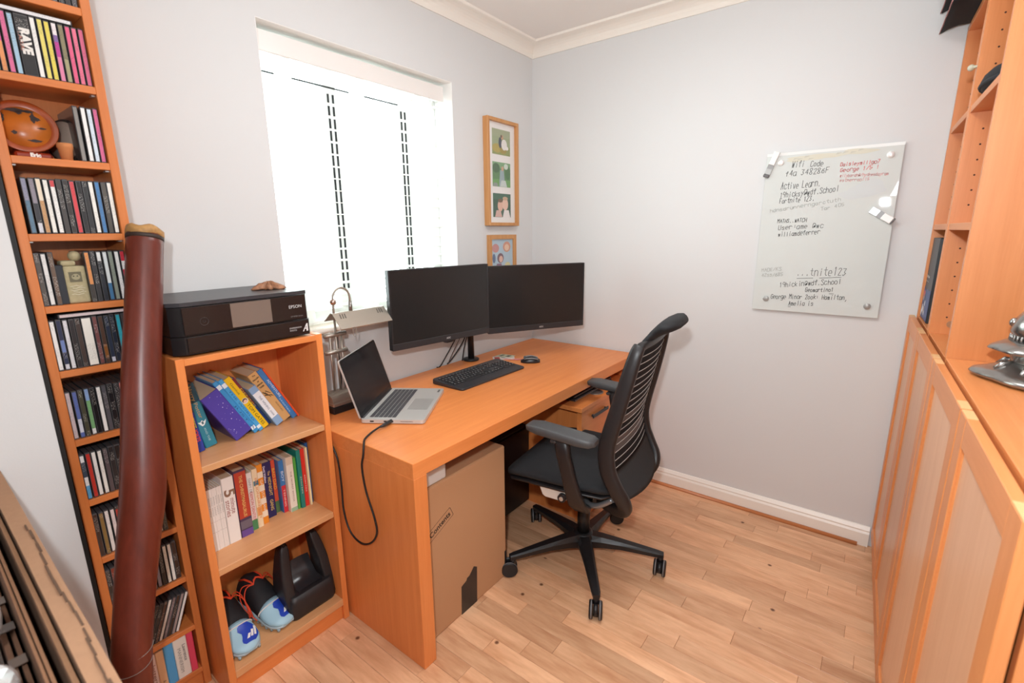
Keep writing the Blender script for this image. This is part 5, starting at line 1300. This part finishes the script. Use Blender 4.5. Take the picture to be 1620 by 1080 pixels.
def write(s, u0, v0, u1, v1, cap, ink, wdt):
    bm = BM(); r2 = random.Random(hash(len(s) * 31 + ord(s[0]) + int(u0 * 1e4)) & 0xffff)
    L = Vector((u1 - u0, v1 - v0)); n = len(s); adv = L.length / n; ex = L.normalized(); ey = Vector((-ex.y, ex.x))
    cw = adv * .68 / 4; chh = cap / 6
    drew = False
    for i, c in enumerate(s):
        g = GL.get(c)
        if not g: continue
        jx, jy, sc = r2.uniform(-.06, .06) * adv, r2.uniform(-.06, .06) * cap, r2.uniform(.88, 1.08)
        for st in g.split():
            pts = []
            for k in range(0, len(st) - 1, 2):
                x_ = int(st[k]) * cw * sc + adv * (i + .13) + jx; y_ = (int(st[k + 1]) - 2) * chh * sc + jy
                x_ += y_ * .10 + r2.uniform(-.0004, .0004); y_ += r2.uniform(-.0004, .0004)
                pts.append(Vector((u0, v0)) + ex * x_ + ey * y_)
            if len(pts) < 2: continue
            for a, b_ in zip(pts, pts[1:]):
                d = b_ - a
                if d.length < 1e-6: continue
                d.normalize(); nn = Vector((-d.y, d.x)) * wdt; d = d * wdt * .7
                flat(bm, [a - nn - d, b_ - nn + d, b_ + nn + d, a + nn - d], ML, 0, .0154); drew = True
    if drew: part('handwriting', bm, INKS[ink], wb)
    else: bm.free()
for q in (('Wifi', 0.0982, 0.6200, 0.1469, 0.6196, 0.0268, 0), ('Code', 0.1669, 0.6179, 0.2154, 0.6195, 0.0219, 0), ('f4a 348286F', 0.0775, 0.5866, 0.2397, 0.5903, 0.0226, 0), ('Active Learn.', 0.0655, 0.5322, 0.2149, 0.5388, 0.0275, 0),
    ('19hicksy@wdf.School', 0.0656, 0.4963, 0.2814, 0.5131, 0.0231, 0), ('Fortnite 123.', 0.0658, 0.4732, 0.1991, 0.4809, 0.0217, 0), ('hdnsdrunnerngarctuth', 0.0321, 0.4356, 0.2940, 0.4744, 0.0142, 2), ('Tar 405', 0.2250, 0.4369, 0.3088, 0.4543, 0.0134, 2),
    ('MATHS..WATCH', 0.0670, 0.3900, 0.1801, 0.3932, 0.0157, 0), ('User:ame @wc', 0.0721, 0.3601, 0.2445, 0.3679, 0.0205, 0), ('williamdeferrer', 0.0751, 0.3301, 0.2343, 0.3425, 0.0190, 0), ('MADE/KS', 0.0239, 0.1736, 0.1058, 0.1833, 0.0148, 2), ('42ss/685', 0.0261, 0.1504, 0.1140, 0.1594, 0.0149, 2),
    ('...tnite123', 0.1637, 0.1608, 0.3488, 0.1714, 0.0334, 0), ('19hickin@wdf.School', 0.1033, 0.1073, 0.3341, 0.1348, 0.0213, 0), ('Geomartino1', 0.2058, 0.0926, 0.3104, 0.1002, 0.0175, 0), ('George Minor 2ook: Hamilton,', 0.0731, 0.0539, 0.3642, 0.0691, 0.0199, 0), ('Amelia is', 0.1471, 0.0264, 0.2431, 0.0343, 0.0196, 0),
    ('Daisleymillao7', 0.2734, 0.6115, 0.4046, 0.6126, 0.0140, 1), ('George 1/5 !', 0.2757, 0.5885, 0.4051, 0.5920, 0.0150, 1), ('wilyborah@/hydnesdayram', 0.2768, 0.5683, 0.4368, 0.5655, 0.0115, 3), ('estherroo115', 0.2789, 0.5504, 0.3786, 0.5492, 0.0115, 3)):
    write(*q, .00095 if q[6] in (0, 1) else .0008)
bm = BM()
for (a, b_, c, d) in ((.168, .1498, .230, .1543), (.253, .1554, .331, .163), (.295, .090, .312, .0905), (.147, .022, .158, .0225)):
    flat(bm, [(a, b_ - .0009), (c, d - .0009), (c, d + .0009), (a, b_ + .0009)], ML, 0, .0154)
part('underline', bm, INKS[0], wb)['kind'] = 'stuff'
for (u, v, hc) in ((.0563, .6444, '#f4f4f2'), (.4343, .6406, '#f4f4f2'), (.0544, .0525, '#a9aaa7'), (.4334, .0477, '#a9aaa7')):
    bm = BM(); lathe(bm, [(.001, .0005), (.0125, .0005), (.0125, .019), (.0115, .0205), (.001, .021)], (0, 0, 0), 20, M=ML @ Matrix.Translation((u, v, 0))); part('fixing_cap', bm, plain(hc, .3, .2), wb)
def penclip(lab, p, q, w_, white0, tipdark):
    p, q = Vector(p), Vector(q); L = (q - p).length; e = (q - p).normalized()
    t = thing('magnetic_eraser', lab, 'eraser', (-.0150, -1.270 - p.x, 1.029 + p.y), group='magnetic erasers on the glass board')
    M_ = ML @ XF((0, 0, 0), (e.x, e.y, 0), (-e.y, e.x, 0))
    bm = BM(); box(bm, 0, L * white0, -w_ / 2, w_ / 2, .0006, .008, .001, M=M_); part('handle', bm, plain('#c9cccb', .25, .2), t)
    bm = BM(); box(bm, L * white0, L, -w_ / 2, w_ / 2, .0006, .014, .0015, M=M_); part('cap', bm, plain('#f0efec', .35), t)
    bm = BM()
    if tipdark == 'end': box(bm, L, L + .006, -w_ / 2, w_ / 2, .0006, .013, .001, M=M_)
    else: box(bm, -.014, 0, -w_ / 2, w_ / 2, .0006, .014, .003, M=M_)
    part('felt', bm, plain('#6f6f70', .7), t)
    bm = BM(); box(bm, L * white0 - .018, L * white0, -w_ / 2, w_ / 2, .0081, .0088, 0, M=M_); part('grey_band', bm, plain('#9a9b9b', .4), t)
penclip('white magnetic eraser clipped at the top left corner of the glass board', (.0075, .600), (.0400, .690), .024, .42, 'start')
penclip('grey and white magnetic eraser at the right edge of the glass board', (.398, .4365), (.4700, .3905), .026, .56, 'end')

# ------------------------------------------------------------------ picture frames on the window wall
def frame(lab, x0, x1, z0, z1, dep, wdt, mat_hex):
    t = thing('picture_frame', lab, 'picture frame', (x0, 0, z0), group='picture frames on the window wall')
    Wf, Hf = x1 - x0, z1 - z0
    M_ = XF((0, 0, 0), (1, 0, 0), (0, 0, 1))   # z towards the room (-y)
    bm = BM()
    for (a, b_, c, d) in ((0, wdt, 0, Hf), (Wf - wdt, Wf, 0, Hf), (wdt, Wf - wdt, 0, wdt), (wdt, Wf - wdt, Hf - wdt, Hf)): box(bm, a, b_, c, d, .0005, dep, .001, M=M_)
    part('moulding', bm, wood('frame_oak', '#d09a63', '#b5793f', 'z', rand=.03), t)
    bm = BM(); box(bm, wdt, Wf - wdt, wdt, Hf - wdt, .0005, dep * .45, 0, M=M_); mt_ = part('mount', bm, plain(mat_hex, .7), t)
    bm = BM(); box(bm, wdt, Wf - wdt, wdt, Hf - wdt, dep * .45 + .004, dep * .45 + .006, 0, M=M_); part('glass', bm, glassy('frame_glass', '#ffffff', .06), t)
    return t, mt_, M_, dep * .45
PICM = {}
def photo(parent, M_, zd, u0, u1, v0, v1, bgs, shapes):
    """flat print: background bands and soft-edged figure shapes in fractions of the print"""
    bm = BM(); mats = []
    def mi(h):
        if h not in mats: mats.append(h)
        return mats.index(h)
    def pt(a, b_): return (u0 + (u1 - u0) * a, v0 + (v1 - v0) * b_)
    for kb_, (b0, b1, h) in enumerate(bgs): flat(bm, [pt(0, b0), pt(1, b0), pt(1, b1), pt(0, b1)], M_, mi(h), zd + .0003 + .00006 * kb_)
    for k, (kind, cx_, cy_, rx, ry, h) in enumerate(shapes):
        if kind == 'e': pts = [pt(cx_ + rx * math.cos(a), cy_ + ry * math.sin(a)) for a in [2 * PI * j / 14 for j in range(14)]]
        else: pts = [pt(cx_ - rx, cy_ - ry), pt(cx_ + rx, cy_ - ry), pt(cx_ + rx * .6, cy_ + ry), pt(cx_ - rx * .6, cy_ + ry)]
        flat(bm, pts, M_, mi(h), zd + .0006 + k * .00006)
    part('print', bm, [plain(h, .6) for h in mats], parent)
t, mt_, M_, zd = frame('tall oak frame with three photographs stacked on a white mount', -.449, -.181, 1.4275, 1.976, .034, .017, '#f0edea')
photo(mt_, M_, zd, .056, .212, .372, .500, [(0, .35, '#8f9a5c'), (.35, 1, '#9caa84'), (.7, 1, '#a5ae8c')], [('e', .25, .25, .25, .18, '#b3a24e'), ('e', .6, .2, .2, .15, '#a39040'), ('e', .44, .48, .09, .22, '#3c4450'), ('e', .66, .42, .16, .22, '#ece9e4'), ('e', .55, .70, .07, .09, '#c99c7c'), ('e', .50, .74, .05, .06, '#6a5640'), ('e', .80, .3, .1, .08, '#f0ece8')])
photo(mt_, M_, zd, .056, .212, .207, .334, [(0, .3, '#6aa05a'), (.3, 1, '#5c8a58'), (.75, 1, '#7fa87a')], [('e', .2, .75, .2, .2, '#3f6a42'), ('e', .85, .6, .15, .3, '#49774a'), ('e', .75, .85, .12, .12, '#d5e2d4'), ('r', .52, .35, .17, .34, '#9aaeb4'), ('e', .55, .75, .07, .1, '#d0a78a'), ('r', .6, .14, .2, .13, '#c9d4d0'), ('r', .15, .08, .15, .07, '#8f9a94')])
photo(mt_, M_, zd, .056, .212, .046, .172, [(0, 1, '#2f5c46'), (.75, 1, '#3d6a52')], [('r', .3, .15, .2, .14, '#d9b3a8'), ('r', .75, .15, .22, .16, '#f0e9e6'), ('e', .40, .48, .15, .24, '#e2b5a0'), ('e', .68, .56, .17, .26, '#e8c2ae'), ('e', .40, .70, .13, .08, '#7a5c44'), ('e', .68, .80, .15, .08, '#c9a888')])
t, mt_, M_, zd = frame('small oak frame with a crayon drawing, half hidden behind the monitors', -.4355, -.190, 1.140, 1.3785, .020, .024, '#efece8')
photo(mt_, M_, zd, .026, .220, .026, .212, [(0, 1, '#b5cbd8')], [('e', .2, .75, .16, .13, '#c98f8c'), ('e', .72, .78, .18, .16, '#d6977c'), ('e', .72, .76, .11, .10, '#ecc9ae'), ('e', .42, .45, .15, .15, '#7a5560'), ('e', .44, .42, .09, .10, '#e6b9a6'), ('r', .35, .15, .18, .14, '#8a6a86'), ('e', .75, .2, .14, .12, '#d9d09a'), ('e', .12, .45, .07, .14, '#5e7396')])

# ------------------------------------------------------------------ oak cupboards along the right wall
ANG = PI + math.radians(1.87)
def cab(name, lab, x):
    p = Matrix.Rotation(ANG, 4, 'Z') @ Vector((x, 0, 0))
    return thing(name, lab, 'cupboard', (p.x, -1.842 + p.y, 0), rotz=ANG)
def cabpt(x, y, z):
    p = Matrix.Rotation(ANG, 4, 'Z') @ Vector((x, y, 0)); return (p.x, -1.842 + p.y, z)
ENDG = plain('#e2b27c', .5, bump=.2, bscale=400)
DPAN = wood('door_panel', '#e2b08c', '#d29a72', 'z', rough=.36)  # panel tone lightened to carry the wall's reflection in its colour
def door(parent, x0, x1, z0, z1):
    """frame-and-panel door: the panel mesh carries its stiles and rails; pale end grain on the stile tops"""
    sw_ = .056
    bm = BM(); box(bm, x0 + sw_ - .004, x1 - sw_ + .004, .0065, .013, z0 + sw_, z1 - sw_); d = part('door', bm, DPAN, parent)
    for a, b_ in ((x0, x0 + sw_), (x1 - sw_, x1)):
        bm = BM(); box(bm, a, b_, 0, .018, z0, z1 - .0008, .0015); box(bm, a + .001, b_ - .001, .001, .017, z1 - .0012, z1, 0, mi=1); part('stile', bm, [CZ, ENDG], d)
    for a, b_ in ((z0, z0 + sw_), (z1 - sw_, z1)):
        bm = BM(); box(bm, x0 + sw_, x1 - sw_, .0004, .0176, a, b_ - .0004, .0012); part('rail', bm, CX, d)
    bm = BM()
    for (xa, xb, za, zb, axis) in ((x0 + sw_, x0 + sw_ + .004, z0 + sw_, z1 - sw_, 0), (x1 - sw_ - .004, x1 - sw_, z0 + sw_, z1 - sw_, 0), (x0 + sw_, x1 - sw_, z0 + sw_, z0 + sw_ + .004, 1), (x0 + sw_, x1 - sw_, z1 - sw_ - .004, z1 - sw_, 1)):
        box(bm, xa, xb, .0045, .009, za, zb, .0015)
    part('bead', bm, CZ, d)
    return d
SH_ = [1.055, 1.4035, 1.742]
def tall(lab, x0, x1, dx0, dx1):
    t = cab('tall_cupboard', lab, x0); wd = x1 - x0; top = 2.075
    for a, b_ in ((0, .019), (wd - .019, wd)):
        bm = BM(); box(bm, a, b_, .024, .300, 0, top, .0008); pn = part('side_panel', bm, CZ, t)
        bm = BM(); xin = b_ if a == 0 else a; sg = 1 if a == 0 else -1
        for yy in (.062, .255):
            z = 1.11
            while z < 2.0:
                if all(abs(z - q + .01) > .03 for q in SH_) and not (1.245 < z < 1.25):
                    cyl(bm, (xin, yy, z), (xin + sg * .0006, yy, z), .0026, seg=8)
                z += .0435
        part('pin_holes', bm, plain('#3a1d10', .8), pn)['kind'] = 'stuff'
    for z in SH_ + [top]:
        bm = BM(); box(bm, .019, wd - .019, .026 if z != top else .024, .292, z - .0195, z, .0008); sh_ = part('shelf' if z < 2 else 'top_board', bm, CX, t)
        if z in (1.742, 1.4035):
            bm = BM()
            for yy in (.062, .255): cyl(bm, (wd - .019, yy, z - .023), (wd - .027, yy, z - .023), .003, seg=8)
            part('shelf_pin', bm, plain('#d8d6d2', .25, .7), sh_)
    bm = BM(); box(bm, .019, wd - .019, .292, .298, .05, top, 0); part('back_panel', bm, CZ, t)
    bm = BM(); box(bm, .019, wd - .019, .05, .066, 0, .075, .0008); part('plinth', bm, wood('plinth', '#dfae82', '#cd9668', 'x'), t)
    door(t, dx0 - x0, dx1 - x0, .072, 1.055)
    return t
c1 = tall('tall oak cupboard with open shelves above a panelled door, against the back wall', .012, .4035, .016, .388)
c2 = tall('tall oak cupboard with open shelves above a panelled door, nearer the metal ornament', .4055, .834, .392, .828)
bm = BM(); cyl(bm, (.020, .075, 1.088), (.0215, .075, 1.088), .011, seg=18); part('cam_bolt', bm, plain('#b98f6c', .3, .4), c2)
bm = BM(); bmesh.ops.create_uvsphere(bm, u_segments=14, v_segments=10, radius=.009, matrix=Matrix.Translation((.004, .012, 1.851)))
for f in bm.faces: f.smooth = True
cyl(bm, (.008, .013, 1.851), (.012, .030, 1.851), .004, seg=10)
part('knob', bm, plain('#c4c2ac', .1), c2, 'small pale glassy knob')
lo = cab('low_cupboard', 'low oak cupboard with two panelled doors carrying the metal ornament', .838); wd = .885
for a, b_ in ((0, .019), (wd - .019, wd)):
    bm = BM(); box(bm, a, b_, .024, .300, 0, 1.040, .0008); part('side_panel', bm, CZ, lo)
bm = BM(); box(bm, 0, wd, .024, .302, 1.040, 1.060, .001); part('top_board', bm, CX, lo)
bm = BM(); box(bm, .019, wd - .019, .03, .29, .075, .094, .0008); part('bottom_board', bm, CX, lo)
bm = BM(); box(bm, .019, wd - .019, .292, .298, .05, 1.04, 0); part('back_panel', bm, CZ, lo)
bm = BM(); box(bm, .019, wd - .019, .05, .066, 0, .075, .0008); part('plinth', bm, wood('plinth', '#dfae82', '#cd9668', 'x'), lo)
door(lo, .835 - .838, 1.275 - .838, .072, 1.055)
door(lo, 1.283 - .838, 1.722 - .838, .072, 1.055)

# books and hats in the tall cupboards
p = cabpt(.034, .032, 1.0553)
t = thing('hardback_book', 'black hardback with helmeted players on its lower cover in the cupboard nearest the back wall', 'book', p, rotz=ANG)
bm = BM(); box(bm, 0, .195, 0, .03, 0, .300, .002); part('cover', bm, plain('#22262a', .4), t)
MB_ = XF((0, 0, 0), (1, 0, 0), (0, 0, 1))
bm = BM()
prism(bm, [(.001, .004), (.194, .004), (.194, .118), (.15, .112), (.104, .114), (.080, .110), (.055, .106), (.030, .110), (.001, .118)], .0, .0006, MB_ @ Matrix.Translation((0, 0, .0003)))
pp_ = part('cover_picture', bm, plain('#4a5a86', .5), t)
bm = BM(); r2 = random.Random(5)
for (cx_, cy_, r_, mi) in ((.030, .092, .020, 0), (.030, .078, .014, 1), (.012, .050, .018, 2), (.040, .036, .020, 3), (.070, .080, .018, 2), (.085, .060, .012, 3), (.075, .035, .016, 1), (.020, .020, .014, 3), (.055, .056, .012, 2), (.092, .025, .010, 3), (.050, .015, .012, 2)):
    flat(bm, [(cx_ + r_ * math.cos(a), cy_ + r_ * (.9 if mi else .62) * math.sin(a)) for a in [2 * PI * k / 12 for k in range(12)]], MB_, mi, .0010 + .00008 * (cx_ * 37 % 7))
part('players_print', bm, [plain('#c8353a', .4), plain('#b9a7a0', .5), plain('#2f3c66', .5), plain('#d9dde6', .5)], pp_)
text('lettering', 'The Offensive', .014, MB_ @ Matrix.Translation((.053, .158, .0012)), plain('#eceae6', .5), t, fit=.080, bold=.0005)
text('lettering', 'AMERICAN FOOTBALL', .006, MB_ @ Matrix.Translation((.053, .140, .0012)), plain('#d9d6d0', .5), t, fit=.085)
text('lettering', 'JACKSON', .006, MB_ @ Matrix.Translation((.045, .170, .0012)), plain('#a88a6a', .5), t, fit=.05)
text('lettering', '29', .016, MB_ @ Matrix.Translation((.052, .272, .0012)), plain('#6a6c6e', .5), t, fit=.018)
p = cabpt(.800, .026, 1.0553)
slab = thing('thin_book', 'thin pale blue book standing at the right of the second tall cupboard', 'book', p, rotz=ANG)
bm = BM(); box(bm, 0, .012, 0, .21, 0, .300, .001); part('cover', bm, plain('#7d9cc4', .4), slab)
bm = BM(); box(bm, .002, .010, -.0004, .0003, .06, .26); part('spine_panel', bm, plain('#a9bfdc', .4), slab)
p = cabpt(.61, .125, 1.7423)
hat = thing('knitted_hat', 'black rounded hat lying on the upper shelf of the second tall cupboard', 'hat', p, rotz=ANG)
bm = BM(); rows = []
for (r_, z_) in ((.001, .0005), (.085, .0005), (.100, .008), (.104, .022), (.098, .040), (.084, .056), (.060, .068), (.030, .074), (.001, .075)):
    rows.append([(1.5 * r_ * math.cos(a) * (1 + .03 * math.sin(3 * a + z_ * 60)), r_ * math.sin(a) * (1 + .03 * math.cos(4 * a)) - .002, z_ * (1 + .06 * math.sin(2 * a))) for a in [2 * PI * k / 28 for k in range(28)]])
loft(bm, rows, closed=True, capends=True); part('crown', bm, plain('#1b1e22', .85, bump=.4, bscale=260), hat)
bm = BM(); tube(bm, [(1.5 * .1035 * math.cos(a), .1035 * math.sin(a) - .002, .016) for a in [2 * PI * k / 32 for k in range(32)]], .006, 8, closed=True); part('rim', bm, plain('#22252a', .85), hat)
bm = BM(); tube(bm, [(-.154 + .02 * k, -.055 - .020 * math.sin(k), .003) for k in range(3)], .002, 6); part('label_tag', bm, plain('#d9846a', .6), hat)
# folded black garments overhanging the top board of the far cupboard
def garment(lab, x0, x1, y0, y1, z0, th, droop, seed):
    p = cabpt((x0 + x1) / 2, (y0 + y1) / 2, z0)
    t = thing('folded_garment', lab, 'garment', p, rotz=ANG, group='folded black garments on top of the cupboard')
    r2 = random.Random(seed); w2, d2 = (x1 - x0) / 2, (y1 - y0) / 2
    bm = BM(); rows = []; n = 14
    for i in range(n + 1):
        u = -1 + 2 * i / n; y = u * d2
        over = max(0, (-y - d2 + droop[0])); dz = -droop[1] * min(1, over / droop[0]) ** 2.2 if droop[0] > 0 else 0
        e = math.sqrt(max(0.10, 1 - abs(u) ** 10)); row = []
        for k in range(20):
            a = 2 * PI * k / 20
            row.append((w2 * math.copysign(abs(math.cos(a)) ** .35, math.cos(a)) * (.96 + .04 * e) + .006 * math.sin(3 * y * 30 + k), y, dz + th / 2 + th / 2 * e * math.copysign(abs(math.sin(a)) ** .7, math.sin(a)) + .003 * math.sin(k * 1.3 + i * .8 + seed) * (1 if math.sin(a) > 0 else 0)))
        rows.append(row)
    loft(bm, rows, closed=True, capends=True); part('cloth', bm, plain('#1a1a1c', .9, bump=.4, bscale=300), t)
    bm = BM(); tube(bm, [(w2 * q, -d2 - .002, -droop[1] + th * .45 + .002 * math.sin(7 * q + seed)) for q in [-1 + .2 * k for k in range(11)]], .0018, 6); part('trim', bm, plain('#b58482', .8), t, 'pinkish edge')
garment('black folded garment with pinkish edge, lowest of the pile on the far cupboard', .016, .33, -.050, .26, 2.0758, .056, (.060, .034), 1)
garment('black folded garment in the middle of the pile on the far cupboard', .018, .36, -.056, .25, 2.133, .066, (.050, .030), 2)
garment('black folded garment on top of the pile on the far cupboard', .020, .34, -.045, .24, 2.200, .050, (.050, .012), 3)
# pewter ornament
orn = thing('metal_ornament', 'tarnished pewter bell-shaped ornament with petal foot on the low cupboard', 'ornament', (-1.000, -2.035, 1.0602)); orn.scale = (1, 1, 1.3)
PEW = plain('#9c9a97', .26, .92, bump=.35, bscale=70)
pet = lambda n, a_: (lambda a, z: 1 + a_ * abs(math.cos(n * a / 2 + .6)) ** 1.5)
bm = BM(); lathe(bm, [(.03, 0), (.092, .002), (.100, .007), (.096, .012), (.078, .018), (.062, .027), (.052, .032)], (0, 0, 0), 56, f=lambda a, z: 1 + .17 * abs(math.cos(2 * a + .5)) ** 1.6 * (1 if z < .02 else .2)); part('petal_foot', bm, PEW, orn)
bm = BM()
for k in range(8):
    a = 2 * PI * k / 8 + .2
    tube(bm, [(.052 * math.cos(a), .052 * math.sin(a), .030), (.066 * math.cos(a), .066 * math.sin(a), .030), (.080 * math.cos(a), .080 * math.sin(a), .0195)], [.004, .005, .003], 7)
part('foot_leaves', bm, PEW, orn)
bm = BM(); lathe(bm, [(.050, .030), (.054, .036), (.056, .048), (.078, .050), (.088, .053), (.084, .058), (.070, .066), (.060, .070)], (0, 0, 0), 56, f=lambda a, z: 1 + .07 * abs(math.cos(4 * a)) ** 1.5 * (1 if .049 < z < .06 else 0)); part('flared_collar', bm, PEW, orn)
bm = BM()
for k in range(40):
    a = 2 * PI * k / 40; cyl(bm, (.0612 * math.cos(a), .0612 * math.sin(a), .0695), (.0600 * math.cos(a), .0600 * math.sin(a), .0785), .0022, seg=6)
part('beading', bm, PEW, orn)
bm = BM(); lathe(bm, [(.058, .070), (.060, .078), (.062, .086), (.056, .104), (.043, .122), (.034, .130), (.026, .133), (.016, .135)], (0, 0, 0), 56, f=lambda a, z: 1 + .09 * abs(math.cos(3 * a + .4)) ** 1.2 * (1 if .08 < z < .128 else 0)); part('bell_body', bm, PEW, orn)
bm = BM()
for k in range(6):
    a = 2 * PI * k / 6 + .3; bmesh.ops.create_uvsphere(bm, u_segments=10, v_segments=8, radius=.008, matrix=Matrix.Translation((.0595 * math.cos(a), .0595 * math.sin(a), .097)))
for f in bm.faces: f.smooth = True
part('bosses', bm, PEW, orn)
bm = BM(); lathe(bm, [(.012, .133), (.011, .139), (.019, .141), (.0205, .145), (.018, .149), (.0185, .153), (.013, .156), (.011, .168), (.024, .170), (.025, .174), (.014, .181), (.006, .186), (.007, .192), (.001, .196)], (0, 0, 0), 28); part('finial', bm, PEW, orn)
